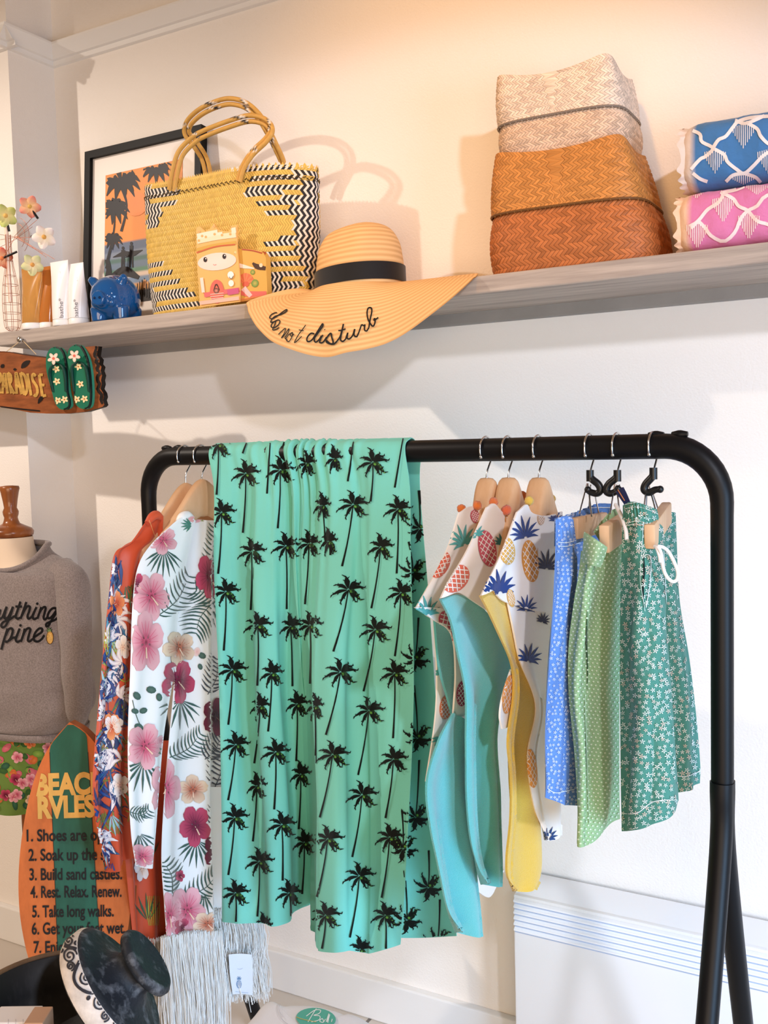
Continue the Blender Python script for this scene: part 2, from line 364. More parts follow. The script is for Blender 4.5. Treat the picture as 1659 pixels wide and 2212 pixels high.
# ================================================================== motifs of the printed cloths (pixel units)
def palm(p, cx, cy, bx=None, by=None, s=34, qx=1.0, flip=1):
    K = (12, 18, 14); G = (110, 190, 60)
    if bx is not None:
        dx, dy = bx - cx, by - cy
        p.strip([(cx, cy), (cx + dx * .3 + 1.5 * qx, cy + dy * .33), (cx + dx * .62 + 1.2 * qx, cy + dy * .66), (bx, by)], [2.4, 2.8, 3.2, 4.6], K, n=16)
    for a, l, wd, c in ((-98, .95, .36, K), (-56, .80, .2, K), (-36, .88, .2, K), (-12, 1.0, .22, K), (30, .6, .24, (36, 66, 34)), (42, .95, .36, K), (62, .85, .25, K), (118, .95, .22, K), (160, 1.0, .22, K), (-150, .78, .24, K)):
        t = math.radians(a); l *= s; ex, ey = math.cos(t) * l * qx, math.sin(t) * l * flip
        dr = (.16 if abs(a) < 90 and a < 30 else .12) * s * flip
        p.strip([(cx + ex * .08, cy + ey * .08), (cx + ex * .5, cy + ey * .5 - dr * .5), (cx + ex, cy + ey + dr * .5)], [.04 * s, wd * s * .75, wd * s, wd * s * .6, .03 * s], c, n=7)
        for k in range(3):  # ragged frond tips
            f = .55 + .2 * k; bx_, by_ = cx + ex * f, cy + ey * f + dr * (f - .5)
            nx, ny = -math.sin(t), math.cos(t)
            sg = 1 if k % 2 else -1
            p.strip([(bx_, by_), (bx_ + (nx * sg * .6 + math.cos(t) * .5) * wd * s * qx * .9, by_ + (ny * sg * .6 + math.sin(t) * .5) * wd * s * flip * .9)], [.1 * s, .03 * s], c, n=3)
    p.blob(cx + 4 * qx, cy + 4 * flip, 3.6 * qx, 3, .5, (120, 176, 70), (40, 90, 40), n=8, rings=1)
    for k in range(4): p.blob(cx + (12 + 3.5 * k) * qx, cy + (4 + 6 * k) * flip, 1.3 * qx, 1.5, 0, (84, 140, 60), n=6, rings=1)
def hib(p, cx, cy, rx, ry, kind='pink', rot=0):
    rx *= 1.2; ry *= 1.18
    ce, ed, st = {'pink': ((214, 92, 120), (240, 178, 184), (110, 20, 45)), 'red': ((120, 22, 58), (196, 70, 100), (70, 8, 30)), 'peach': ((196, 110, 80), (242, 210, 180), (110, 40, 30)),
                  'dark': ((60, 14, 32), (110, 32, 56), (30, 5, 15)), 'white': ((250, 225, 200), (248, 244, 240), (200, 120, 90)), 'orange': ((220, 90, 50), (240, 150, 90), (150, 40, 20))}[kind]
    C, E, D = lin(ce), lin(ed), lin(st)
    for k in range(5):
        a = rot + k * 2 * math.pi / 5; nl, nw = 8, 6; P = []; CC = []; tone = .86 + .14 * ((k * 2) % 5) / 4
        for i in range(nl):
            f = i / (nl - 1); wd = .80 * math.sin(math.pi * min(.10 + f * .74, 1)) ** .6
            for j in range(nw):
                s_ = j / (nw - 1) * 2 - 1; rr = (.06 + .94 * f) * (1 - .10 * s_ * s_ * f) * (1 + .035 * math.cos(s_ * 9 + k) * f)
                t = a + s_ * wd * (1.0 - .25 * f); P.append((cx + math.cos(t) * rx * rr, cy + math.sin(t) * ry * rr))
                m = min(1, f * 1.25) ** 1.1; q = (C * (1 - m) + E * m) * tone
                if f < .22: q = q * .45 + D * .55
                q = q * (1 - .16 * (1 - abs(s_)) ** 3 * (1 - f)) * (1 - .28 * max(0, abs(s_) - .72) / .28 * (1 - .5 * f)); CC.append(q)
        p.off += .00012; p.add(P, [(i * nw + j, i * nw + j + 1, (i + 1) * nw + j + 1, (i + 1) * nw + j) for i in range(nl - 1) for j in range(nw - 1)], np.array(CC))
        for s_ in (-.3, 0, .3):
            t = a + s_; p.off += .0001; p.strip([(cx + math.cos(t) * rx * .1, cy + math.sin(t) * ry * .1), (cx + math.cos(t) * rx * .7, cy + math.sin(t) * ry * .7)], [rx * .05, rx * .012], ce, n=5); p.off -= .0001
    p.off -= .0006
    p.off += .0009
    p.blob(cx, cy, rx * .16, ry * .16, 0, st, ce, n=8, rings=1)
    a = rot + .6; p.strip([(cx, cy), (cx + math.cos(a) * rx * .5, cy + math.sin(a) * ry * .5)], [rx * .05, rx * .08], (240, 200, 170) if kind != 'dark' else (120, 80, 70), n=4); p.off -= .0009
def fern(p, x0, y0, x1, y1, n=9, ln=24, c=(52, 82, 70), wid=3.4, bend=.12):
    dx, dy = x1 - x0, y1 - y0; L = math.hypot(dx, dy); tx, ty = dx / L, dy / L; nx, ny = -ty, tx
    rib = cr(np.array([(x0, y0), (x0 + dx * .5 + nx * L * bend, y0 + dy * .5 + ny * L * bend), (x1, y1)], float), 12)
    p.strip(rib[::3], [2, 1], c, n=12)
    for k in range(n):
        f = (k + .6) / n; q = cr(rib, 100)[int(f * 99)]; l = ln * (.45 + .9 * math.sin(math.pi * (f * .8 + .12)))
        for sg in (1, -1):
            ex, ey = q[0] + (nx * sg * .86 + tx * .55) * l, q[1] + (ny * sg * .86 + ty * .55) * l
            p.strip([q, ((q[0] + ex) / 2 - tx * l * .1, (q[1] + ey) / 2 - ty * l * .1), (ex, ey)], [wid * .5, wid, .5], c, n=6)
def fan(p, x, y, a0, a1, ln, n=8, c=(58, 92, 80), wid=4.6):
    for k in range(n):
        a = math.radians(a0 + (a1 - a0) * k / (n - 1)); l = ln * (.78 + .22 * math.sin(math.pi * k / (n - 1)))
        p.strip([(x + math.cos(a) * l * .12, y + math.sin(a) * l * .12), (x + math.cos(a) * l * .6, y + math.sin(a) * l * .58), (x + math.cos(a) * l, y + math.sin(a) * l * 1.04)], [1, wid, .6], c, n=7)
def sprig(p, pts, c=(92, 116, 104)):
    for x, y, r, a in pts: p.blob(x, y, r, r * .72, a, c, (66, 92, 82), n=9, rings=1)
def pineapple(p, cx, cy, rx, ry, ang, c, leaf=None, gap=(245, 238, 230)):
    ca, sa = math.cos(ang), math.sin(ang)
    R = lambda x, y: (cx + x * ca - y * sa, cy + x * sa + y * ca)
    p.blob(cx, cy, rx, ry, ang, c, n=20, rings=3)
    for sg in (1, -1):
        for k in range(-2, 3):
            q = []
            for t in np.linspace(-1.25, 1.25, 9):
                X = t * rx * .85; Y = (k * .52 + sg * t * .75) * ry * .72
                if (X / rx) ** 2 + (Y / ry) ** 2 < 1.0: q.append(R(X, Y))
            if len(q) > 1: p2 = Print.strip; p.off += .0003; p.strip(q, rx * .085, gap, n=len(q) * 2); p.off -= .0003
    if leaf: crown(p, *R(0, -ry * .92), rx, ang, leaf)
def crown(p, x, y, r, ang, c, n=9, ln=2.1):
    for k in range(n):
        f = k / (n - 1) - .5; a = ang - math.pi / 2 + f * 2.7; l = r * ln * (1 - .45 * abs(f * 2) ** 1.5)
        p.strip([(x + math.cos(a) * r * .22, y + math.sin(a) * r * .22), (x + math.cos(a) * l * .6, y + math.sin(a) * l * .6), (x + math.cos(a + f * .5) * l, y + math.sin(a + f * .5) * l)], [r * .16, r * .42, r * .05], c, n=6)
def star(p, x, y, r, a, c):
    for k in range(5):
        t = a + k * 1.2566; p.add([(x, y), (x + math.cos(t - .3) * r * .62, y + math.sin(t - .3) * r * .62), (x + math.cos(t) * r, y + math.sin(t) * r), (x + math.cos(t + .3) * r * .62, y + math.sin(t + .3) * r * .62)], [(0, 1, 2, 3)], c)
def frangi(p, x, y, r, a, c, ce, c2=None):
    for k in range(5):
        t = a + k * 1.2566; p.blob(x + math.cos(t) * r * .55, y + math.sin(t) * r * .55, r * .5, r * .3, t, c, c2 or c, n=9, rings=1)
    p.off += .0003; p.blob(x, y, r * .24, r * .24, 0, ce, n=7, rings=1); p.off -= .0003
# ================================================================== hangers on the rail
def hook(mb, px, zb, wig=0):
    """wire hook over the rail: small open crook, a turn over the tube and a straight shank"""
    c = railP(px); a = np.linspace(-.55, math.pi + .35, 18); R = .0222
    pts = [c + RN * math.cos(t) * R + np.array((0, 0, math.sin(t) * R)) for t in a]
    tail = [c - RN * .017 + np.array((0, 0, -.018)), c - RN * .004 + np.array((0, 0, -.034)), c + np.array((0, 0, -.045)), np.array((c[0], c[1], zb))]
    mb.tube(pts + tail, .0017, n=7, smooth=44); mb.ball(pts[0], .003, n=6)
def wood_hanger(px, zn, L, drop, label, h=.045, th=.0085, near=1.0):
    c = railP(px); root = thing('coat_hanger', label, 'hanger', (c[0], c[1], zn), 'wooden hangers on the rail')
    mb = MB(); ss = np.linspace(-1, 1, 41); rings = []
    for s_ in ss:
        a = abs(s_); hh = h * (1 - .55 * a ** .8) / 2; t = th * (1.0 + .5 * (1 - a) ** 2)
        z = zn - hh - drop * a ** 1.35 + .006 * math.cos(a * math.pi * 2)
        o = c * 1.0; o[2] = z; o = o + RN * s_ * L + RD * .018 * a * a
        ang = np.arange(16) / 16 * 2 * math.pi
        ring = [o + RD * t * np.sign(math.cos(q)) * abs(math.cos(q)) ** .6 + np.array((0, 0, hh * np.sign(math.sin(q)) * abs(math.sin(q)) ** .6)) for q in ang]
        rings.append(ring)
    mb.grid(np.array(rings), close=True)
    for e in (0, -1): mb.add(np.array(rings[e]), [tuple(range(16))])
    mb.build('shoulder_bar', PALEWOOD, root)
    mb = MB(); hook(mb, px, zn - .004); mb.build('hook', METAL, root)
    return root
wood_hanger(398, at(393, 1048, 1.58)[2], .15, .125, 'pale wooden hanger nearest the left end of the rail, holding the orange kimono', h=.075, th=.009)
wood_hanger(433, at(432, 1040, 1.575)[2], .15, .125, 'pale wooden hanger against the mint cloth, holding the white floral kimono', h=.08, th=.0095)
for px, y, lab in ((1050, 1038, 'pale wooden hanger of the leftmost pineapple poncho'), (1097, 1037, 'pale wooden hanger of the middle pineapple poncho'), (1163, 1037, 'pale wooden hanger of the pineapple poncho next to the blue shorts')):
    wood_hanger(px, at(px, y, 1.537)[2], .075, .125, lab, h=.066, th=.014)
BLACKPL = mat('black_plastic', (16, 18, 20), .35, spec=.5)
def clip_hanger(px, ytop, curl, bars, wires, label):
    c = railP(px); zt = at(px, ytop, c[1])[2]
    root = thing('clip_hanger', label, 'hanger', (c[0], c[1], zt), 'clip hangers with black crooks')
    mb = MB(); hook(mb, px, zt - .01); mb.build('hook', METAL, root)
    mb = MB(); mb.tube([(c[0], c[1], zt + .002), (c[0], c[1], zt - .016)], .0062, n=12)
    mb.tube([at(x, y, c[1]) for x, y in curl], [.0058, .006, .006, .0055, .005], n=10, smooth=36); mb.ball(at(*curl[-1], c[1]), .0058, n=7); mb.build('crook', BLACKPL, root)
    for (x0, y0, Y0), (x1, y1, Y1) in wires:
        mb = MB(); mb.tube([at(x0, y0, Y0), at(x1, y1, Y1)], .0013, n=6); mb.build('wire', METAL, root)
    for a, b, hh, tt in bars:
        A, B = at(*a), at(*b); d = _n(B - A); up = _n(np.array((0, 0, 1)) - d * d[2]); sd = np.cross(d, up)
        M = Matrix([[*q, 0] for q in (d, sd, up)]).to_4x4().transposed(); M.translation = Vector((A + B) / 2)
        mb = MB(); l = np.linalg.norm(B - A) / 2; mb.box((-l, -tt, -hh), (l, tt, hh), bev=.003, mtx=M); mb.build('clamp_bar', PALEWOOD, root, auto=35)
    return root
clip_hanger(1274, 1018, [(1274, 1028), (1279, 1035), (1292, 1046), (1297, 1058), (1290, 1066), (1276, 1063), (1270, 1058)],
            [((1240, 1142, 1.45), (1305, 1128, 1.60), .017, .007)],
            [((1268, 1045, 1.525), (1252, 1108, 1.46)), ((1270, 1045, 1.525), (1278, 1115, 1.47)), ((1276, 1048, 1.525), (1272, 1100, 1.57)), ((1285, 1066, 1.525), (1294, 1112, 1.58))],
            'clip hanger with black crook holding the blue shorts')
clip_hanger(1333, 1018, [(1333, 1028), (1329, 1034), (1315, 1046), (1310, 1060), (1318, 1066), (1330, 1062), (1335, 1056)],
            [((1305, 1165, 1.40), (1346, 1138, 1.52), .021, .008)],
            [((1328, 1045, 1.52), (1318, 1110, 1.45)), ((1332, 1048, 1.52), (1338, 1105, 1.45)), ((1338, 1048, 1.52), (1352, 1100, 1.58))],
            'clip hanger with black crook holding the pale green shorts')
clip_hanger(1411, 1013, [(1411, 1023), (1409, 1030), (1395, 1046), (1392, 1058), (1402, 1064), (1415, 1058), (1426, 1057)],
            [((1403, 1160, 1.38), (1440, 1108, 1.58), .018, .008)],
            [((1397, 1048, 1.52), (1391, 1095, 1.45)), ((1401, 1046, 1.52), (1419, 1112, 1.46)), ((1398, 1048, 1.52), (1396, 1095, 1.58)), ((1407, 1056, 1.52), (1424, 1108, 1.58))],
            'clip hanger with black crook holding the dark green floral shorts')

# ================================================================== mint sarong draped over the rail
MINT = (122, 208, 192)
root = thing('sarong', 'mint green sarong printed with black palm trees draped over the rail', 'sarong', railP(680))
def ryY(px): return float(railP(px)[1])
px0 = np.array([467, 520, 572, 622, 660, 690, 745, 805, 888.])
G0 = []
G0.append([railP(x) - RN * .022 + np.array((0, 0, .004)) for x in px0])
G0.append([railP(x) - RN * .012 + np.array((0, 0, .0195)) for x in px0])
G0.append([railP(x) + RN * .004 + np.array((0, 0, .0225)) for x in px0])
G0.append([railP(x) + RN * .0215 + np.array((0, 0, .004)) for x in px0])
def row(ys, xs, dy): return [at(x, y, ryY(x) - .025 + d) for x, y, d in zip(xs, np.broadcast_to(ys, (9,)), np.broadcast_to(dy, (9,)))]
G0.append(row(1060, [466, 519, 571, 621, 658, 688, 744, 804, 882], [-.004, 0, -.006, 0, .004, 0, -.008, 0, -.004]))
G0.append(row(1220, [466, 519, 571, 621, 655, 685, 744, 804, 880], [-.012, .006, -.010, .008, .022, -.004, -.024, -.002, -.012]))
G0.append(row(1450, [472, 524, 576, 624, 662, 676, 738, 802, 881], [-.026, .008, -.020, .018, .045, -.012, -.045, .004, -.02]))
G0.append(row(1700, [479, 533, 588, 642, 668, 682, 742, 803, 874], [-.036, -.006, -.030, .03, .07, -.025, -.06, -.004, -.03]))
G0.append(row([1880, 1880, 1882, 1868, 1850, 1915, 1925, 1926, 1918], [482, 538, 596, 652, 673, 681, 742, 801, 866], [-.045, -.028, -.03, .04, .085, -.035, -.07, -.02, -.04]))
G0.append(row([1988, 1996, 1996, 1972, 1946, 2040, 2056, 2058, 2044], [484, 540, 600, 648, 676, 681, 740, 800, 857], [-.05, -.05, -.03, .045, .09, -.04, -.08, -.045, -.05]))
G = cr(np.array([cr(np.array(r), 150) for r in G0]), 190)
u = np.linspace(0, 1, 150)[None]; v = np.linspace(0, 1, 190)[:, None]
gath = .0068 * (np.sin(2 * math.pi * (u * 13 + .4 * np.sin(u * 9))) + .5 * np.sin(2 * math.pi * u * 23 + 1)) * np.exp(-((u - .5) / .26) ** 2) * np.exp(-((v - .36) / .24) ** 2)
fold = .020 * np.tanh(1.6 * np.sin(2 * math.pi * (u * 4.6 + .10 * v + .05 * np.sin(v * 5)))) * np.where((u > .52) & (u < .66), .35, 1) * np.clip((v - .3) * 2.2, 0, 1) + .0035 * np.sin(2 * math.pi * (u * 9.3 + .3 * v)) * np.clip((v - .3) * 3, 0, 1)
G = G + gnorm(G) * (gath + fold * np.clip((1.02 - v) * 3, .5, 1))[..., None]
mb = MB(); sheet(mb, G, MINT, .0012)
B0 = [[railP(x) - RN * (.0235 + .001 * k) + np.array((0, 0, .002)) for k, x in enumerate((470, 580, 690, 800, 892))],
      [at(x, y, ryY(x) + .032) for x, y in ((500, 1060), (600, 1060), (700, 1060), (810, 1060), (907, 1060))],
      [at(x, y, ryY(x) + d) for x, y, d in ((560, 1300, .05), (660, 1300, .06), (760, 1300, .05), (850, 1300, .07), (926, 1300, .05))],
      [at(x, y, ryY(x) + d) for x, y, d in ((660, 1600, .10), (720, 1600, .08), (800, 1600, .06), (880, 1600, .085), (947, 1600, .06))],
      [at(x, y, ryY(x) + d) for x, y, d in ((710, 1850, .11), (765, 1850, .09), (830, 1850, .07), (900, 1850, .10), (968, 1850, .07))],
      [at(x, y, ryY(x) + d) for x, y, d in ((730, 2026, .12), (790, 2026, .09), (850, 2026, .08), (910, 2026, .10), (986, 2022, .07))]]
GB = cr(np.array([cr(np.array(r), 50) for r in B0]), 120); sheet(mb, GB, MINT, .0012)
p = Print(mb, jump=.03)
A = lambda x, y: (160 + x * .4822, 900 + y * .4822)
B = lambda x, y: (160 + x * .4822, 1480 + y * .4822)
for (cx, cy, bx, by, *q) in ((770, 255, 757, 520), (925, 240, 912, 500), (1040, 210, 1040, 250, .7), (1165, 190, 1165, 230, .6), (1340, 205, 1330, 380, 1.1), (1250, 395, 1201, 670, 1.15), (1452, 415, 1446, 702), (662, 430, 646, 704), (797, 605, 793, 866),
                             (948, 580, 952, 862), (1052, 570, 1035, 840, .85), (1142, 560, 1150, 620, .6), (1375, 585, 1333, 858, .9), (680, 785, 670, 1048), (1228, 775, 1163, 1052, 1.2), (1465, 790, 1438, 1073), (825, 935, 823, 1205), (972, 940, 980, 1207, .8), (1058, 935, 1058, 1196, .9),
                             (1350, 955, 1298, 1230, 1.1), (708, 1135, 690, 1380, 1.1), (886, 1150, 870, 1410, .8), (1193, 1145, 1130, 1425, 1.2), (1437, 1150, 1430, 1440), (1112, 400, 1128, 560, .6), (648, 125, 640, 350, .9)):
    palm(p, *A(cx, cy), *A(bx, by), s=33, qx=q[0] if q else 1)
for a, b_ in (((780, 100), (757, 165)), ((1475, 100), (1438, 318)), ((1255, 100), (1228, 290)), ((880, 100), (865, 345)), ((945, 100), (930, 150))): p.strip([A(*a), A(*b_)], [2.6, 4.2], (12, 18, 14), n=14)
for (cx, cy, bx, by, *q) in ((835, 95, 808, 350, .7), (1000, 85, 995, 340, .8), (1080, 95, 1083, 350, .6), (1322, 115, 1272, 402, 1.1), (724, 268, 690, 515), (903, 300, 897, 556), (1015, 400, 1005, 645, .75), (1160, 312, 1103, 592, 1.15), (1432, 332, 1397, 595, 1),
                             (820, 452, 802, 700, .7), (1290, 492, 1245, 770, 1.15), (720, 593, 692, 850), (930, 625, 934, 875), (1030, 705, 1020, 935, .8), (1138, 690, 1090, 948, 1.1), (1415, 682, 1380, 952, 1), (832, 790, 823, 1036), (1277, 855, 1234, 1130, 1.15), (724, 932, 726, 1060), (962, 932, 972, 1035, .9),
                             (1128, 1032, 1112, 1180, 1.1), (1395, 1032, 1398, 1180, 1), (1282, 1185, 1280, 1215, .9), (850, 1080, 850, 1100, .6)):
    palm(p, *B(cx, cy), *B(bx, by), s=33, qx=q[0] if q else 1)
for (cx, cy, bx, by) in ((1540, 235, 1525, 0), (1532, 590, 1548, 335), (1475, 730, 1470, 560), (1588, 905, 1590, 740), (1492, 1050, 1480, 830), (1630, 1150, 1640, 960)): palm(p, *B(cx, cy), *B(bx, by), s=33, flip=-1)
for (cx, cy, bx, by) in ((1550, 500, 1545, 330), (1520, 695, 1500, 560), (1530, 1085, 1545, 900)): palm(p, *A(cx, cy), *A(bx, by), s=33, flip=-1)
p.done(); mb.build('cloth', CLOTH, root)
p2 = None
# ================================================================== pineapple ponchos
XH = lambda px: float(railP(px)[0])
def ripple(a, f, ph=0, top=.2, dv=.1):
    return lambda u, v: a * np.sin(2 * math.pi * (u * f + ph + dv * v)) * np.clip((v - top) * 2 + .25, .2, 1) * np.ones_like(v)
def shell(mb, G, c, t=.05, w=1.0):
    """garment half seen from the shop closed by a rounded rear half"""
    n = G.shape[1]; mb.grid(G, c)
    D = G - CAM; D /= np.linalg.norm(D, axis=2)[..., None]; k = np.sin(np.linspace(0, math.pi, n)) ** .6 * t + .0012
    B = (G[:, :1] * (1 - np.linspace(0, 1, n))[None, :, None] + G[:, -1:] * np.linspace(0, 1, n)[None, :, None]) * .5 + G * .5 + D * k[None, :, None]
    cc = c if np.ndim(c) == 1 else c[:, ::-1]
    mb.grid(B[:, ::-1], cc)
CREAM = (246, 238, 230); TEAL = (92, 190, 190); YEL = (226, 184, 62); NAVY = (30, 62, 126); PGRN = (84, 168, 166)
SALM = (222, 108, 84); OCH = (222, 150, 66); PINK = (204, 84, 100)
def poncho(label, X, front, lining, decals, loc, tail=None, poms=(), lin_c=TEAL):
    root = thing('hooded_poncho', label, 'poncho', loc, 'pineapple ponchos on the rail')
    mb = MB()
    for rows, dx, d in front: sheet(mb, patch(rows, 46, 60, X + dx, d), CREAM, .003)
    p = Print(mb, jump=.012); decals(p); p.done(); mb.build('outer_cloth', CLOTH, root)
    mb = MB()
    for rows, dx, d in lining: sheet(mb, patch(rows, 46, 80, X + dx, d), lin_c, .004)
    mb.build('terry_lining', TERRY, root)
    for x, y, Y, r, c in poms:
        m = MB(); q = at(x, y, Y); m.ball(q, r, c, n=10)
        v = m.V[0]; m.V[0] = v + rng.normal(0, r * .06, v.shape); m.build('pompom', TERRY, root)
x = XH(1050)
def dec1(p):
    crown(p, 1004, 1178, 16, -.35, PGRN, ln=3.0); pineapple(p, 950, 1220, 19, 31, .5, SALM); crown(p, 925, 1330, 17, -.25, PGRN, ln=2.6)
    pineapple(p, 1026, 1116, 10, 15, -.3, PINK); pineapple(p, 973, 1352, 22, 36, -.55, PINK); pineapple(p, 962, 1528, 13, 26, .1, (226, 120, 70)); crown(p, 948, 1590, 13, 2.8, PGRN, ln=2.2)
    pineapple(p, 998, 1498, 13, 28, .1, (170, 50, 84)); crown(p, 948, 1460, 11, .3, PGRN); sprig(p, [(918, 1690, 5, 0)])
poncho('pineapple print hooded poncho lined in teal, leftmost of the three, hanging lowest', x,
       [([[(993, 1107), (1020, 1094), (1062, 1096)], [(968, 1182), (1002, 1178), (1060, 1180)], [(930, 1254), (968, 1246), (1050, 1256)], [(897, 1312), (940, 1336), (1010, 1352)]], 0, ripple(.004, 1.5)),
        ([[(897, 1312), (930, 1312), (975, 1318), (1010, 1330)], [(936, 1338), (960, 1345), (985, 1352), (1014, 1375)], [(976, 1370), (988, 1385), (1000, 1400), (1018, 1420)], [(985, 1450), (994, 1455), (1003, 1460), (1016, 1470)], [(980, 1545), (992, 1550), (1004, 1545), (1014, 1540)]], .008, None),
        ([[(938, 1340), (960, 1350), (990, 1360), (1012, 1370)], [(944, 1460), (960, 1460), (985, 1465), (1010, 1465)], [(938, 1560), (955, 1560), (980, 1560), (1005, 1560)], [(918, 1688), (935, 1690), (965, 1690), (1000, 1690)]], -.03, ripple(.004, 1.2)),
        ([[(985, 1880), (1020, 1880), (1060, 1880), (1090, 1880)], [(1000, 1915), (1030, 1925), (1058, 1938), (1078, 1905)]], -.035, None)],
       [([[(940, 1338), (955, 1345), (972, 1352), (990, 1365)], [(950, 1440), (962, 1440), (972, 1440), (986, 1440)], [(966, 1500), (974, 1500), (980, 1500), (987, 1500)], [(978, 1545), (982, 1545), (985, 1545), (988, 1545)]], -.008, None),
        ([[(978, 1540), (988, 1545), (998, 1550), (1010, 1560)], [(948, 1598), (972, 1600), (995, 1605), (1015, 1610)], [(918, 1690), (950, 1690), (985, 1690), (1020, 1690)], [(922, 1790), (958, 1790), (1000, 1790), (1030, 1790)], [(940, 1890), (970, 1890), (1008, 1890), (1038, 1890)], [(957, 1965), (985, 1968), (1018, 1968), (1046, 1962)], [(984, 2008), (1002, 2018), (1025, 2022), (1044, 2008)]], .012, ripple(.011, 1.6, .1))],
       dec1, railP(1050) - np.array((0, 0, .08)), poms=[(997, 1099, 1.46, .0075, (226, 120, 50)), (1031, 1092, 1.47, .0075, (226, 120, 50))])
x = XH(1097)
def dec2(p):
    pineapple(p, 1052, 1185, 19, 40, -.2, PINK); crown(p, 1030, 1160, 13, -.4, PGRN, ln=2.4); pineapple(p, 984, 1250, 25, 34, .75, SALM); crown(p, 1083, 1178, 12, .2, (40, 120, 120), ln=2.3); pineapple(p, 1100, 1122, 10, 12, 0, OCH)
poncho('pineapple print hooded poncho lined in teal, middle of the three', x,
       [([[(1052, 1096), (1068, 1088), (1090, 1108), (1112, 1106), (1124, 1104)], [(1012, 1184), (1040, 1178), (1075, 1180), (1100, 1180), (1130, 1180)], [(970, 1252), (1006, 1242), (1050, 1244), (1090, 1250), (1130, 1260)], [(950, 1292), (990, 1280), (1032, 1302), (1075, 1345), (1114, 1424)]], .012, ripple(.004, 1.5))],
       [([[(952, 1294), (988, 1284), (1020, 1296), (1060, 1336), (1112, 1424)], [(975, 1345), (1000, 1340), (1030, 1345), (1068, 1372), (1111, 1434)], [(990, 1420), (1012, 1420), (1038, 1420), (1070, 1425), (1108, 1448)], [(1003, 1500), (1025, 1500), (1048, 1500), (1072, 1502), (1096, 1505)], [(1001, 1600), (1022, 1600), (1042, 1600), (1062, 1600), (1084, 1600)], [(1000, 1710), (1024, 1710), (1046, 1710), (1068, 1710), (1093, 1710)], [(1008, 1810), (1030, 1810), (1050, 1812), (1072, 1812), (1093, 1810)], [(1024, 1872), (1040, 1876), (1056, 1878), (1074, 1878), (1090, 1872)], [(1042, 1904), (1052, 1912), (1062, 1914), (1072, 1912), (1084, 1900)]], .004, ripple(.010, 1.7, .05))],
       dec2, railP(1097) - np.array((0, 0, .08)), poms=[(1066, 1085, 1.46, .0075, (228, 120, 60)), (1094, 1102, 1.47, .008, (230, 110, 70)), (1128, 1072, 1.55, .0085, (226, 120, 50)), (1124, 1086, 1.54, .007, (160, 100, 40))])
x = XH(1163)
def dec3(p):
    crown(p, 1135, 1162, 16, -.2, NAVY, ln=3.1); pineapple(p, 1145, 1212, 18, 46, -.12, OCH); pineapple(p, 1095, 1190, 17, 30, -.1, (228, 176, 88)); crown(p, 1080, 1282, 22, -.15, NAVY, ln=2.4); crown(p, 1072, 1284, 16, -.9, NAVY, ln=2.2)
    pineapple(p, 1103, 1292, 8, 20, -.2, (232, 180, 100)); crown(p, 1135, 1320, 12, .1, NAVY, ln=3); crown(p, 1180, 1230, 14, .1, (34, 40, 74), ln=3.2); crown(p, 1140, 1430, 14, .2, NAVY, ln=3); crown(p, 1198, 1126, 8, .1, NAVY, ln=3.2)
    pineapple(p, 1148, 1660, 12, 42, -.1, (232, 160, 80)); crown(p, 1184, 1815, 12, -.1, (40, 70, 120), ln=2.7); pineapple(p, 1168, 1118, 8, 16, 0, (214, 180, 150)); crown(p, 1170, 1345, 9, .3, (34, 40, 74), ln=2.6); pineapple(p, 1098, 1500, 12, 42, .15, (232, 160, 90))
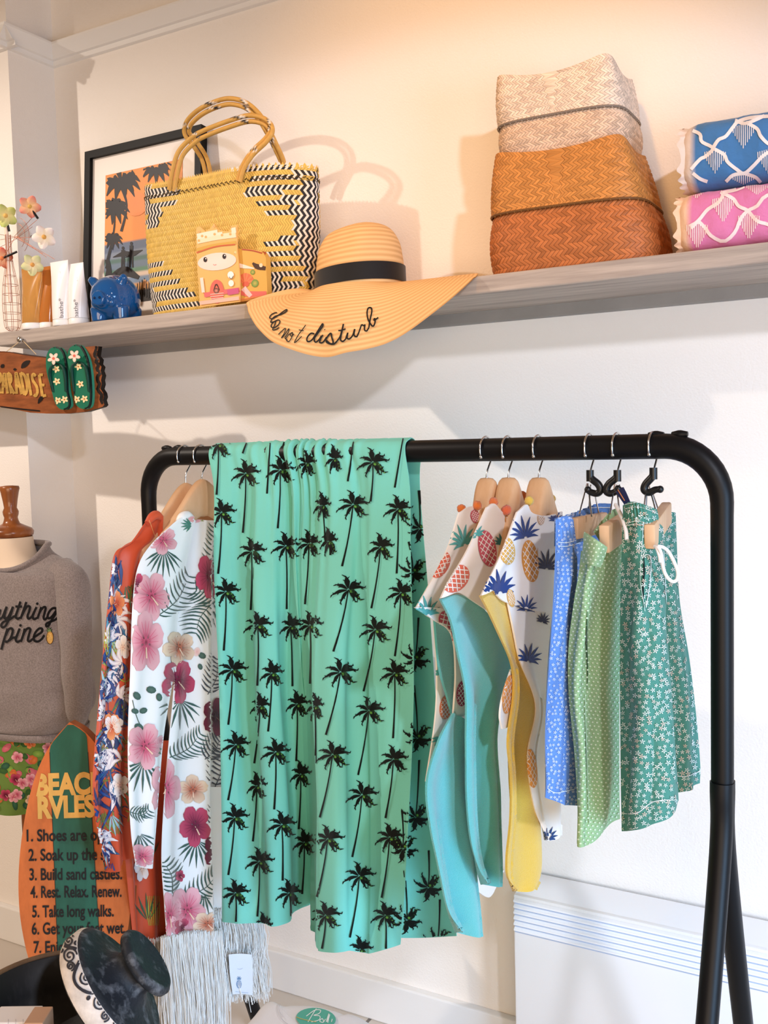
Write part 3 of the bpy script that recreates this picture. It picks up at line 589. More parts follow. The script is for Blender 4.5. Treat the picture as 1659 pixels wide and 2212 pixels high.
poncho('pineapple print hooded poncho lined in yellow, beside the blue shorts', x,
       [([[(1118, 1106), (1138, 1090), (1152, 1108), (1180, 1114), (1216, 1105)], [(1088, 1184), (1110, 1178), (1140, 1180), (1175, 1184), (1216, 1185)], [(1052, 1254), (1080, 1240), (1112, 1244), (1160, 1250), (1212, 1250)], [(1036, 1286), (1068, 1276), (1100, 1302), (1160, 1320), (1210, 1320)], ], .02, ripple(.005, 1.6)),
        ([[(1098, 1300), (1130, 1305), (1165, 1310), (1210, 1315)], [(1112, 1372), (1135, 1375), (1168, 1380), (1208, 1385)], [(1124, 1430), (1145, 1430), (1172, 1430), (1206, 1430)], [(1156, 1525), (1168, 1525), (1184, 1525), (1205, 1525)], [(1138, 1630), (1155, 1632), (1178, 1635), (1204, 1635)], [(1150, 1740), (1168, 1745), (1188, 1748), (1207, 1745)], [(1172, 1800), (1182, 1814), (1194, 1816), (1206, 1802)]], .016, ripple(.006, 1.3)),
        ([[(1105, 1446), (1108, 1446), (1112, 1446), (1118, 1446)], [(1088, 1500), (1096, 1500), (1106, 1500), (1118, 1500)], [(1081, 1545), (1092, 1545), (1104, 1545), (1114, 1540)], [(1086, 1575), (1095, 1572), (1102, 1570), (1108, 1560)]], .006, None)],
       [([[(1038, 1287), (1066, 1277), (1092, 1296), (1112, 1375)], [(1056, 1322), (1076, 1322), (1096, 1340), (1114, 1400)], [(1082, 1380), (1094, 1384), (1106, 1396), (1122, 1430)], [(1104, 1440), (1114, 1444), (1128, 1450), (1144, 1475)], [(1106, 1500), (1118, 1505), (1136, 1512), (1159, 1532)], [(1092, 1600), (1106, 1602), (1124, 1604), (1146, 1595)], [(1097, 1680), (1108, 1682), (1124, 1682), (1146, 1680)], [(1096, 1770), (1112, 1772), (1136, 1772), (1160, 1770)], [(1088, 1850), (1108, 1852), (1140, 1852), (1165, 1848)], [(1090, 1895), (1108, 1898), (1138, 1898), (1162, 1892)], [(1106, 1918), (1118, 1926), (1136, 1927), (1150, 1916)]], .010, ripple(.007, 1.2, .1))],
       dec3, railP(1163) - np.array((0, 0, .08)), poms=[(1143, 1082, 1.46, .0075, (230, 190, 80)), (1190, 1078, 1.56, .008, (214, 170, 60)), (1188, 1098, 1.55, .008, (222, 180, 80)), (1168, 1106, 1.52, .008, (228, 190, 60))], lin_c=YEL)

# ================================================================== shorts on clip hangers
def shorts(label, X, loc, parts, col, deco, extra=None):
    root = thing('shorts', label, 'shorts', loc, 'summer shorts on clip hangers')
    allm = []
    for name, rows, dx, d, t in parts:
        mb = MB(); G = patch(rows, 50, 110, X + dx, d); shell(mb, G, col(G) if callable(col) else col, t)
        p = Print(mb, jump=.008); deco(p, name, rows); p.done(); mb.build(name, CLOTH, root)
    return root
def wrinkle(a=.003, f=2.3, s_=0, g=0): return lambda u, v: a * np.sin(2 * math.pi * (u * f + .3 * v + s_)) * (.5 + v * .5) + a * .5 * np.sin(2 * math.pi * (v * 2.6 + u * 2.3 + s_)) * np.sin(math.pi * u) + g * np.sin(2 * math.pi * u * 11) * np.exp(-(v / .12) ** 2)
def scatter(p, x0, y0, x1, y1, st, r, cs, seed=1):
    R = random.Random(seed); y = y0
    while y < y1:
        x_ = x0 + R.random() * st
        while x_ < x1:
            star(p, x_ + R.uniform(-.28, .28) * st, y + R.uniform(-.28, .28) * st, r * R.uniform(.75, 1.15), R.random() * 6, R.choice(cs)); x_ += st
        y += st * .88
def stitch(p, pts, c=(230, 236, 236), w_=1.5): p.off += .0004; p.strip(pts, w_, c, n=max(20, len(pts) * 10)); p.off -= .0004
BLUE = (98, 140, 206)
def db(p, nm, rows):
    scatter(p, 1170, 1110, 1345, 1745, 10.5, 3.8, [(222, 230, 244), (236, 238, 246)], 3)
    if nm == 'leg': stitch(p, [(1180, 1702), (1200, 1712), (1240, 1704)]); stitch(p, [(1196, 1170), (1222, 1172), (1250, 1165)]); stitch(p, [(1196, 1178), (1222, 1180), (1250, 1173)])
    else: stitch(p, [(1198, 1124), (1230, 1112), (1262, 1098), (1320, 1096)])
shorts('blue shorts with tiny white flowers, beside the yellow lined poncho', XH(1272), railP(1272) - np.array((0, 0, .1)),
       [('waistband', [[(1198, 1120, 1.42), (1226, 1112, 1.44), (1258, 1100, 1.54), (1290, 1088, 1.60), (1322, 1088, 1.62)], [(1197, 1144, 1.42), (1226, 1138, 1.44), (1258, 1125, 1.54), (1290, 1116, 1.6), (1322, 1116, 1.62)], [(1196, 1180, 1.42), (1226, 1178, 1.44), (1258, 1170, 1.54), (1290, 1160, 1.6), (1322, 1160, 1.62)]], 0, wrinkle(.0015, 3, 0, .002), .012),
        ('leg', [[(1197, 1122), (1210, 1118), (1225, 1115), (1242, 1122)], [(1195, 1200), (1212, 1200), (1232, 1200), (1250, 1200)], [(1190, 1300), (1205, 1300), (1225, 1300), (1247, 1300)], [(1182, 1420), (1196, 1420), (1214, 1420), (1236, 1420)], [(1176, 1520), (1192, 1520), (1212, 1520), (1234, 1520)], [(1174, 1600), (1192, 1600), (1214, 1602), (1240, 1602)], [(1178, 1680), (1196, 1682), (1218, 1684), (1246, 1684)], [(1178, 1722), (1198, 1730), (1220, 1740), (1246, 1740)]], 0, wrinkle(.005, 1.6, .2, .001), .05),
        ('leg', [[(1242, 1140), (1270, 1140), (1300, 1130), (1330, 1130)], [(1242, 1400), (1270, 1400), (1300, 1400), (1320, 1400)], [(1242, 1690), (1262, 1692), (1282, 1690), (1300, 1690)]], -.05, wrinkle(.004, 1.5), .05)],
       BLUE, db)
LG = (150, 182, 134)
def dg(p, nm, rows):
    y = 1120
    while y < 1830:
        x_ = 1216 + (5 if int(y / 8.) % 2 else 0)
        while x_ < 1350:
            p.blob(x_ + math.sin(y * .05) * 2, y + (x_ - 1280) * .1, 2.4, 2.1, 0, (204, 220, 188), n=5, rings=1); x_ += 9.5
        y += 8.
    if nm == 'leg': p.strip([(1268, 1316), (1266, 1380), (1268, 1445), (1267, 1490)], [.8, 3.5, 2.5, .6], (40, 74, 44), n=16); stitch(p, [(1262, 1500), (1266, 1640), (1272, 1780)], (170, 200, 160))
    if nm == 'rolled_waistband':
        for k in range(26): p.strip([(1262 + k * 2.1, 1150 + k * 1.4), (1254 + k * 1.9, 1226 + k * .5)], [1.2, .8], (176, 206, 160), n=6)
shorts('pale green checked shorts with rolled waistband on clip hanger, between blue and floral shorts', XH(1330), railP(1330) - np.array((0, 0, .1)),
       [('waistband', [[(1282, 1148, 1.46), (1300, 1125, 1.48), (1318, 1105, 1.50), (1330, 1098, 1.53)], [(1290, 1162, 1.46), (1308, 1140, 1.48), (1326, 1120, 1.5), (1336, 1110, 1.53)], [(1300, 1180, 1.46), (1318, 1160, 1.48), (1334, 1138, 1.5), (1344, 1126, 1.53)]], 0, wrinkle(.001, 3, 0, .0015), .01),
        ('rolled_waistband', [[(1262, 1148, 1.385), (1280, 1160, 1.375), (1298, 1172, 1.375), (1312, 1182, 1.39)], [(1259, 1180, 1.382), (1275, 1188, 1.370), (1292, 1196, 1.37), (1306, 1204, 1.388)], [(1256, 1214, 1.385), (1270, 1219, 1.374), (1284, 1223, 1.374), (1297, 1226, 1.39)]], 0, None, .02),
        ('leg', [[(1257, 1190, 1.395), (1270, 1200, 1.385), (1288, 1210, 1.40), (1305, 1195, 1.44), (1346, 1165, 1.50)], [(1252, 1235, 1.395), (1268, 1240, 1.385), (1284, 1245, 1.40), (1310, 1240, 1.455), (1347, 1230, 1.52)], [(1240, 1300, 1.39), (1258, 1300, 1.38), (1276, 1305, 1.40), (1310, 1310, 1.47), (1346, 1310, 1.53)], [(1227, 1400, 1.39), (1246, 1400, 1.38), (1268, 1400, 1.40), (1306, 1400, 1.47), (1345, 1400, 1.53)], [(1226, 1500, 1.39), (1244, 1500, 1.38), (1266, 1500, 1.40), (1304, 1500, 1.47), (1344, 1500, 1.53)], [(1236, 1620, 1.39), (1252, 1620, 1.38), (1270, 1620, 1.395), (1304, 1620, 1.46), (1344, 1620, 1.53)], [(1242, 1740, 1.385), (1256, 1742, 1.378), (1274, 1742, 1.392), (1306, 1735, 1.45), (1344, 1725, 1.53)], [(1240, 1824, 1.385), (1256, 1828, 1.378), (1276, 1826, 1.39), (1304, 1788, 1.45), (1344, 1770, 1.53)]], 0, wrinkle(.006, 2.2, .4), .05)],
       LG, dg)
DG = (76, 138, 124)
def df(p, nm, rows):
    W = [(226, 236, 228), (214, 228, 222), (238, 240, 232), (226, 206, 190)]
    sd = {'waistband': 11, 'leg': 12, 'rear_leg': 13}[nm]
    scatter(p, 1326, 1085, 1526, 1810, 13.6, 5.8, W, sd)
    if nm == 'waistband':
        for q in ((0, 1.2), (9, 1), (40, 1.3), (46, 1.3)): stitch(p, [(1350, 1090 + q[0]), (1378, 1086 + q[0]), (1405, 1094 + q[0]), (1434, 1108 + q[0]), (1462, 1108 + q[0])], (218, 226, 222), q[1])
    elif nm == 'leg':
        p.strip([(1390, 1196), (1391, 1230), (1389, 1270), (1390, 1312)], [.6, 4.2, 3.4, .6], (16, 30, 30), n=16); stitch(p, [(1394, 1198), (1404, 1206), (1402, 1260), (1394, 1312)]); stitch(p, [(1388, 1130), (1386, 1180), (1384, 1250), (1392, 1320)], (200, 220, 214), 1)
        stitch(p, [(1338, 1754), (1358, 1758), (1380, 1754), (1402, 1736), (1430, 1728), (1470, 1728)]); stitch(p, [(1432, 1190), (1438, 1300), (1450, 1450)], (210, 226, 220), 1.2)
    else: stitch(p, [(1462, 1676), (1485, 1676), (1513, 1664)])
sh = shorts('dark green shorts with white flowers and white drawstring, nearest the right post', XH(1410), railP(1410) - np.array((0, 0, .1)),
       [('rear_leg', [[(1418, 1108, 1.54), (1434, 1108, 1.57), (1448, 1106, 1.60), (1462, 1108, 1.62)], [(1418, 1180, 1.54), (1435, 1180, 1.57), (1450, 1180, 1.6), (1465, 1180, 1.62)], [(1420, 1300, 1.53), (1440, 1300, 1.55), (1456, 1300, 1.58), (1472, 1300, 1.62)], [(1428, 1420, 1.52), (1450, 1420, 1.53), (1472, 1420, 1.56), (1492, 1420, 1.61)], [(1436, 1540, 1.52), (1460, 1540, 1.52), (1485, 1540, 1.55), (1506, 1540, 1.60)], [(1442, 1650, 1.52), (1466, 1650, 1.52), (1492, 1650, 1.55), (1514, 1648, 1.60)], [(1446, 1716, 1.52), (1470, 1712, 1.52), (1494, 1704, 1.55), (1512, 1692, 1.60)]], 0, wrinkle(.004, 1.6, .1), .05),
        ('leg', [[(1348, 1118, 1.40), (1368, 1112, 1.385), (1392, 1118, 1.39), (1412, 1126, 1.41), (1430, 1140, 1.45)], [(1347, 1180, 1.40), (1366, 1180, 1.38), (1390, 1182, 1.378), (1414, 1188, 1.40), (1434, 1194, 1.45)], [(1344, 1260, 1.40), (1366, 1260, 1.375), (1392, 1262, 1.37), (1418, 1266, 1.39), (1438, 1270, 1.45)], [(1342, 1340, 1.41), (1366, 1340, 1.375), (1394, 1340, 1.365), (1420, 1342, 1.38), (1440, 1345, 1.44)], [(1340, 1440, 1.42), (1366, 1440, 1.375), (1396, 1440, 1.36), (1426, 1440, 1.375), (1450, 1440, 1.43)], [(1339, 1560, 1.42), (1368, 1560, 1.37), (1400, 1560, 1.355), (1432, 1560, 1.37), (1460, 1560, 1.43)], [(1338, 1680, 1.42), (1368, 1680, 1.37), (1404, 1680, 1.355), (1440, 1680, 1.375), (1470, 1680, 1.43)], [(1338, 1796, 1.42), (1366, 1794, 1.37), (1402, 1786, 1.355), (1440, 1766, 1.375), (1474, 1730, 1.43)]], 0, wrinkle(.006, 2.1, .3), .05),
        ('waistband', [[(1347, 1092, 1.405), (1362, 1084, 1.39), (1380, 1086, 1.385), (1402, 1094, 1.395), (1420, 1102, 1.43)], [(1347, 1112, 1.403), (1364, 1106, 1.387), (1384, 1109, 1.383), (1404, 1116, 1.395), (1424, 1124, 1.43)], [(1347, 1140, 1.402), (1366, 1136, 1.385), (1388, 1140, 1.38), (1408, 1146, 1.395), (1428, 1152, 1.44)]], 0, lambda u, v: .0022 * np.sin(2 * math.pi * u * 12) * np.ones_like(v), .02)],
       DG, df)
CORD = mat('white_cord', (244, 242, 240), .8, bump=('noise', 500, .4, .001))
def cord(parent, pts, r, m_=None, nm='drawstring'):
    mb = MB(); mb.tube([at(*q) for q in pts], r, n=8, smooth=len(pts) * 8); return mb.build(nm, m_ or CORD, parent)
cord(sh, [(1414, 1180, 1.37), (1422, 1184, 1.365), (1428, 1196, 1.365), (1432, 1225, 1.375), (1440, 1245, 1.38), (1452, 1256, 1.385), (1462, 1252, 1.39), (1464, 1236, 1.39), (1456, 1214, 1.385), (1444, 1192, 1.38), (1432, 1182, 1.37), (1420, 1180, 1.366)], .0026)
cord(sh, [(1418, 1182, 1.366), (1424, 1200, 1.365), (1426, 1214, 1.368)], .0024)
cord(sh, [(1330, 1090, 1.44), (1338, 1106, 1.42), (1346, 1124, 1.40), (1352, 1146, 1.39), (1354, 1166, 1.385)], .0032)
t_ = patch([[(1328, 1060, 1.50), (1340, 1054, 1.50), (1347, 1052, 1.50)], [(1336, 1072, 1.49), (1346, 1066, 1.49), (1353, 1064, 1.49)], [(1350, 1092, 1.48), (1356, 1088, 1.48), (1361, 1084, 1.48)]], 8, 12)
mb = MB(); sheet(mb, t_, (34, 40, 78), .0012); p = Print(mb); p.strip([(1335, 1058), (1350, 1082)], 2.2, (200, 130, 90), n=6); p.done(); mb.build('woven_label', CLOTH, sh)

# ================================================================== white floral kimono
xk = XH(433)
root = thing('kimono', 'white kimono printed with pink hibiscus and ferns, long white fringe at the hem', 'kimono', railP(433) - np.array((0, 0, .1)))
WHT = (244, 242, 240)
body = patch([[(392, 1126), (418, 1122), (452, 1124), (478, 1124), (520, 1130)], [(384, 1180), (412, 1180), (446, 1180), (478, 1180), (525, 1180)], [(378, 1300), (408, 1300), (444, 1300), (476, 1300), (530, 1300)], [(374, 1450), (404, 1450), (442, 1450), (472, 1450), (530, 1450)], [(360, 1600), (396, 1600), (440, 1600), (468, 1600), (530, 1600)], [(350, 1720), (390, 1720), (440, 1720), (464, 1720), (530, 1720)], [(344, 1850), (386, 1850), (442, 1850), (468, 1850), (530, 1850)], [(350, 1950), (392, 1950), (446, 1950), (472, 1950), (530, 1950)], [(356, 2032), (400, 2024), (448, 2020), (474, 2016), (530, 2010)]], 70, 140, xk,
             lambda u, v: .010 * np.sin(2 * math.pi * (u * 2.2 + .1)) * np.clip(v * 2, .1, 1) - .055 * np.clip((u - .58) * 6, 0, 1) * np.clip(v * 3, 0, 1))
slv = patch([[(384, 1122), (398, 1116), (412, 1118), (422, 1124)], [(328, 1174), (356, 1172), (390, 1174), (412, 1176)], [(297, 1226), (326, 1230), (370, 1234), (400, 1236)], [(285, 1310), (314, 1312), (356, 1312), (388, 1312)], [(280, 1440), (308, 1440), (346, 1440), (380, 1440)], [(274, 1580), (300, 1580), (330, 1580), (358, 1580)], [(274, 1690), (298, 1690), (326, 1690), (348, 1690)], [(279, 1800), (300, 1800), (322, 1800), (340, 1795)], [(288, 1868), (302, 1873), (318, 1872), (334, 1860)]], 50, 130, xk + .02,
            lambda u, v: .011 * np.sin(math.pi * u) * np.clip(v * 3, .2, 1) + .006 * np.sin(2 * math.pi * (u * 1.7 + .2 * v)) * v)
mb = MB(); sheet(mb, body, WHT, .0012); shell(mb, slv, WHT, .02)
mb.tube([atx(x_, y_, xk + .014) for x_, y_ in ((386, 1128), (393, 1118), (404, 1114), (414, 1120))], [.007, .010, .010, .007], WHT, n=10, smooth=16)
p = Print(mb, jump=.02)
z5 = lambda x_, y_: (x_ * .2893, 1030 + y_ * .2893); z6 = lambda x_, y_: (x_ * .3617, 1560 + y_ * .3617)
F1 = (62, 92, 84); F2 = (70, 74, 82)
fan(p, 354, 1186, 35, 150, 60, 9, F1); hib(p, 351, 1168, 27, 26, 'pink', .4); fan(p, 414, 1134, 130, 230, 24, 6, (70, 130, 112), 4); p.blob(420, 1122, 14, 7, .1, (222, 130, 132), (240, 180, 180)); p.blob(437, 1122, 6, 4, 0, (150, 150, 80))
hib(p, 326, 1288, 34, 46, 'pink', .2); hib(p, 297, 1264, 14, 22, 'red'); hib(p, 314, 1388, 33, 58, 'pink', .9); fern(p, 338, 1332, 408, 1240, 10, 30, F1); fern(p, 462, 1300, 422, 1372, 9, 34, F1, 4); fern(p, 470, 1300, 420, 1276, 7, 30, F1, 4)
hib(p, 452, 1244, 26, 42, 'red', .3); fern(p, 446, 1225, 462, 1136, 9, 22, F1); hib(p, 386, 1400, 30, 32, 'peach', .5); p.blob(425, 1408, 7, 10, .3, (230, 170, 160), (240, 210, 200)); sprig(p, [(436, 1416, 9, .5), (432, 1440, 7, 1.2)])
hib(p, 384, 1472, 31, 41, 'red', .2); fan(p, 388, 1512, 20, 160, 62, 9, F1, 5); sprig(p, [(326, 1490, 11, .2), (343, 1506, 9, 1.4), (295, 1503, 10, .9), (291, 1536, 8, .3), (309, 1535, 9, -.3), (299, 1570, 10, .4)]); p.strip([(286, 1512), (292, 1540), (302, 1566), (318, 1586)], 1.4, F1, n=10)
fern(p, 448, 1500, 468, 1420, 9, 26, F2, 4); hib(p, 465, 1548, 24, 36, 'dark'); fern(p, 442, 1640, 476, 1590, 8, 30, F2, 4)
hib(p, 313, 1612, 34, 44, 'pink', .1); p.blob(346, 1600, 16, 10, -.6, (200, 90, 110), (236, 180, 186)); fern(p, 366, 1636, 434, 1582, 10, 26, F1); fan(p, 309, 1645, 40, 160, 66, 8, F1, 5); sprig(p, [(350, 1640, 12, 1.2), (344, 1622, 9, .6)], (110, 150, 104))
hib(p, 357, 1704, 27, 56, 'pink', 1.2); hib(p, 416, 1706, 28, 28, 'peach', .9); hib(p, 421, 1784, 29, 39, 'red', .4); fan(p, 424, 1815, 25, 155, 58, 9, F1, 5); fern(p, 300, 1762, 322, 1748, 4, 16, F1); fern(p, 278, 1752, 312, 1756, 6, 16, F1, 2.6)
fan(p, 300, 1800, 20, 110, 50, 6, F1, 4); hib(p, 307, 1850, 28, 24, 'pink', .5); fern(p, 464, 1700, 474, 1620, 8, 30, F2, 4); fern(p, 462, 1790, 476, 1730, 8, 28, F2, 4); hib(p, 470, 1838, 26, 36, 'dark')
fern(p, 372, 1930, 352, 1860, 8, 26, F1, 4); fern(p, 398, 1938, 474, 1880, 10, 28, F1, 4); hib(p, 388, 1892, 9, 11, 'red'); hib(p, 366, 1978, 22, 44, 'pink', .7); hib(p, 404, 1966, 34, 46, 'pink', .2); hib(p, 394, 2004, 16, 18, 'red'); hib(p, 448, 1996, 28, 24, 'peach', .3); fan(p, 440, 1930, 60, 140, 50, 6, F1, 4)
p.done(); mb.build('cloth', SATIN, root)
FRI = mat('silky_fringe', None, .5, spec=.4, sheen=.2)
def fringe(parent, top, ln, n, c, seed, wav=.006, jit=.25):
    R = np.random.default_rng(seed); m = MB(); T = cr(np.array([np.array(q) for q in top]), 200)
    for k in range(n):
        f = R.random(); q = T[int(f * 199)] + np.array((R.normal(0, .004), R.normal(0, .004), .012)); l = ln * (1 + R.normal(0, .06))
        dx, dy = R.normal(0, wav, 2); kk = R.normal(0, wav * 1.2, 2); v = int(238 + R.random() * 16)
        pts = [q, q + (dx * .2 + kk[0], dy * .2 + kk[1], -l * .35), q + (dx, dy - kk[1], -l * .7), q + (dx * 1.5 + R.normal(0, jit * .02), dy, -l)]
        m.tube(pts, .0008, (v, v - 1, v - 5), n=3, smooth=8, cap=False)
    o = m.build('fringe', FRI, parent); o['kind'] = 'stuff'; return o
hem = [atx(x_, y_ + 4, xk + .006) for x_, y_ in ((354, 2032), (380, 2026), (410, 2022), (440, 2020), (474, 2016))]
fringe(root, hem, .44, 1500, 0, 4)
back = [atx(x_, y_, xk - .02) for x_, y_ in ((452, 1975), (490, 1976), (520, 1978), (545, 1980), (562, 1984))]
fringe(root, back, .19, 1000, 0, 5)
mb = MB(); sheet(mb, patch([[(440, 1700), (480, 1700), (520, 1700), (564, 1700)], [(440, 1850), (480, 1850), (520, 1850), (560, 1850)], [(446, 1985), (486, 1985), (526, 1988), (562, 1992)]], 30, 30, xk - .022), WHT, .0012); mb.build('back_panel', SATIN, root)
tg = MB(); G = patch([[(494, 2062), (518, 2060), (544, 2062)], [(497, 2106), (521, 2104), (546, 2106)], [(503, 2148), (524, 2147), (546, 2150)]], 6, 8, xk + .012); sheet(tg, G, (226, 232, 242), .0006)
p = Print(tg); pineapple(p, 516, 2126, 5.5, 9, 0, (110, 150, 190)); crown(p, 516, 2116, 4, 0, (96, 140, 180), n=6); p.strip([(508, 2142), (536, 2145)], 1, (170, 190, 214), n=4); p.strip([(512, 2092), (518, 2094), (524, 2091)], .8, (190, 200, 220), n=5); p.done()
tg.build('swing_tag', PAINT, root)['label'] = 'pale card swing tag with a blue pineapple'

# ================================================================== orange kimono
xo = XH(398)
root = thing('kimono', 'orange kimono with blue and white tropical leaves, hanging behind the white floral one', 'kimono', railP(398) - np.array((0, 0, .1)))
ORG = (206, 84, 50)
s1 = patch([[(316, 1124), (330, 1114), (346, 1114), (352, 1120)], [(280, 1172), (304, 1160), (330, 1164), (348, 1176)], [(243, 1198), (268, 1192), (300, 1200), (334, 1206)], [(229, 1290), (252, 1290), (284, 1290), (316, 1290)], [(217, 1400), (242, 1400), (274, 1400), (306, 1400)], [(204, 1550), (232, 1550), (266, 1550), (300, 1550)], [(194, 1690), (222, 1690), (258, 1690), (292, 1690)], [(202, 1780), (226, 1782), (258, 1782), (290, 1780)], [(222, 1868), (238, 1886), (258, 1872), (282, 1850)]], 50, 130, xo + .012,
           lambda u, v: .012 * np.sin(2 * math.pi * (u * 2.1 + .1)) * np.clip(v * 2.5, .1, 1))
s2 = patch([[(262, 1600), (300, 1600), (350, 1600), (420, 1600)], [(262, 1760), (300, 1760), (350, 1760), (420, 1760)], [(272, 1900), (306, 1900), (350, 1900), (420, 1900)], [(284, 2034), (312, 2040), (350, 2036), (420, 2030)]], 40, 80, xo - .012, ripple(.008, 2.4))
s3 = patch([[(428, 1110, 1.66), (448, 1088, 1.70), (462, 1096, 1.74), (480, 1110, 1.78)], [(424, 1130, 1.66), (446, 1120, 1.7), (462, 1122, 1.74), (480, 1130, 1.78)], [(424, 1180, 1.66), (446, 1180, 1.7), (462, 1180, 1.74), (480, 1180, 1.78)]], 12, 10)
mb = MB(); shell(mb, s1, ORG, .02); sheet(mb, s2, ORG, .0012); sheet(mb, s3, ORG, .0012)
mb.tube([atx(x_, y_, xo + .02) for x_, y_ in ((318, 1130), (328, 1117), (338, 1112), (348, 1118))], [.006, .009, .009, .006], ORG, n=10, smooth=14)
p = Print(mb, jump=.02); R = random.Random(5)
for x0, y0 in ((258, 1205), (248, 1240), (236, 1290), (244, 1320)): 
    for k in range(5): p.strip([(x0 + R.uniform(-8, 8), y0 + R.uniform(-10, 10)), (x0 + R.uniform(-14, 8), y0 + 30), (x0 + R.uniform(-18, 6), y0 + 60)], [1, 9, 1], R.choice([(40, 80, 150), (30, 56, 110), (120, 160, 200), (50, 110, 170)]), (30, 50, 96), n=8)
for k in range(34):
    y0 = R.uniform(1240, 1860); x0 = 300 - (y0 - 1200) * .07 - R.uniform(0, 78); c = R.choice([(40, 80, 150), (60, 140, 170), (36, 52, 100), (120, 130, 60), (60, 110, 80), (150, 190, 200)])
    a0 = R.choice([100, 250, 70]); fan(p, x0, y0, a0 - 25, a0 + 25, R.uniform(40, 70), 4, c, 5)
for k in range(16):
    y0 = 1225 + k * 40 + R.uniform(-12, 12); x0 = 296 - (y0 - 1200) * .07 - R.uniform(8, 70); a0 = R.uniform(0, 360)
    for j in range(5):
        a = math.radians(a0 + j * 34); l = R.uniform(24, 40); p.strip([(x0, y0), (x0 + math.cos(a) * l * .55, y0 + math.sin(a) * l * .7), (x0 + math.cos(a + .35) * l, y0 + math.sin(a + .35) * l * 1.3)], [2, 10, 8, 1], (246, 240, 234), (206, 190, 196), n=9)
    for j in range(3): p.strip([(x0, y0), (x0 + R.uniform(-26, 26), y0 + R.uniform(20, 46)), (x0 + R.uniform(-40, 40), y0 + R.uniform(50, 90))], [1, 11, 1], R.choice([(36, 74, 146), (50, 120, 160), (28, 48, 100)]), (24, 40, 84), n=9)
for k in range(8):
    y0 = R.uniform(1230, 2010); x0 = (300 - (y0 - 1200) * .07 - R.uniform(0, 75)) if y0 < 1850 else R.uniform(275, 345)
    hib(p, x0, y0, R.uniform(13, 19), R.uniform(18, 26), R.choice(['white', 'white', 'white', 'orange']), R.random() * 3)
for k in range(9): fern(p, R.uniform(205, 290), R.uniform(1350, 1850), R.uniform(205, 290), R.uniform(1350, 1850), 6, 12, R.choice([(160, 170, 60), (110, 120, 40), (40, 60, 110)]), 3)
for x0, y0 in ((240, 1390), (330, 1965), (232, 1620)): 
    for k in range(7): p.strip([(x0 - 12 + 4 * k, y0 - 30), (x0 - 14 + 4.6 * k, y0), (x0 - 8 + 3 * k, y0 + 34)], [1, 2.4, 1], (170, 176, 60), n=8)
for y0 in (1760, 1860, 1990): fan(p, 320, y0, 230, 300, 60, 5, (60, 90, 60), 5)
p.strip([(322, 1124), (334, 1160)], 1.2, (230, 170, 110), n=6)
p.done(); mb.build('cloth', SATIN, root)
fringe(root, [atx(x_, y_, xo - .01) for x_, y_ in ((284, 2036), (310, 2040), (350, 2038), (380, 2034))], .30, 600, 0, 6)
# ================================================================== things on the shelf
def weave(mb, Sf, nu, nv, colf, lift=.0016, v0=0, v1=1, gap=.1, chev=True, u0=0., u1=1.):
    """twill strands lying on surface Sf(u, v); each strand a slightly raised slanted lozenge"""
    du, dv = (u1 - u0) / nu, (v1 - v0) / nv; V = []; F = []; C = []
    for j in range(nv):
        sg = 1 if (j % 2 == 0 or not chev) else -1
        for i in range(nu):
            a = u0 + i * du; b = v0 + j * dv; w_ = du * (.5 - gap * .5); h = dv * .5; sh = sg * du * .62
            uc, vc = a + du / 2, b + dv / 2; c = colf(uc, vc, i, j)
            q = [(-w_ - sh, -h), (w_ - sh, -h), (w_ + sh, h), (-w_ + sh, h), (-sh * .5, -h * .5), (sh * .5, h * .5)]
            k = len(V)
            for n_, (x_, y_) in enumerate(q):
                p_, nn = Sf(uc + x_, min(max(vc + y_, v0), v1)); V.append(p_ + nn * (lift if n_ > 3 else lift * .25)); C.append(c)
            F += [(k, k + 1, k + 4), (k + 1, k + 2, k + 5, k + 4), (k + 2, k + 3, k + 5), (k + 3, k, k + 4, k + 5)]
    mb.add(np.array(V), F, np.array(C))
def loft(c0, c1, plan0, plan1, zf, n0=3., n1=3., bulge=0, pk=0):
    """side wall between two superellipse plans; returns S(u, v) -> point, outward normal; u=0 at the left end, front face first"""
    tt = np.linspace(math.pi, 3 * math.pi, 40001); nm = 2 / ((n0 + n1) / 2); am_ = (plan0[0] + plan1[0]) / 2; bm_ = (plan0[1] + plan1[1]) / 2
    xy = np.stack([np.sign(np.cos(tt)) * np.abs(np.cos(tt)) ** nm * am_, np.sign(np.sin(tt)) * np.abs(np.sin(tt)) ** nm * bm_], 1)
    cum = np.concatenate([[0], np.cumsum(np.linalg.norm(np.diff(xy, axis=0), axis=1))]); cum /= cum[-1]
    def pt(u, v):
        t = float(np.interp(u % 1., cum, tt)); ex = 2 / (n0 + (n1 - n0) * v); ct, st = math.cos(t), math.sin(t)
        x = np.sign(ct) * abs(ct) ** ex; y = np.sign(st) * abs(st) ** ex
        a = plan0[0] + (plan1[0] - plan0[0]) * v + bulge * math.sin(math.pi * v); b = plan0[1] + (plan1[1] - plan0[1]) * v + bulge * math.sin(math.pi * v)
        c = c0 + (c1 - c0) * v
        return np.array((c[0] + a * x, c[1] + b * y, zf(x, y, v) + pk * v * (abs(x * y)) ** 2))
    def Sf(u, v):
        u = u % 1.; p_ = pt(u, v); e = 1e-3; a = pt(u + e, v) - pt(u - e, v); b = pt(u, min(v + e, 1)) - pt(u, max(v - e, 0)); n_ = np.cross(a, b); n_ /= np.linalg.norm(n_) + 1e-12
        return p_, n_
    return pt, Sf
def wall_of(mb, pt, c, nu=96, nv=16, v0=0, v1=1): mb.grid(np.array([[pt(u_, v_) for u_ in np.arange(nu) / nu] for v_ in np.linspace(v0, v1, nv)]), c, True)
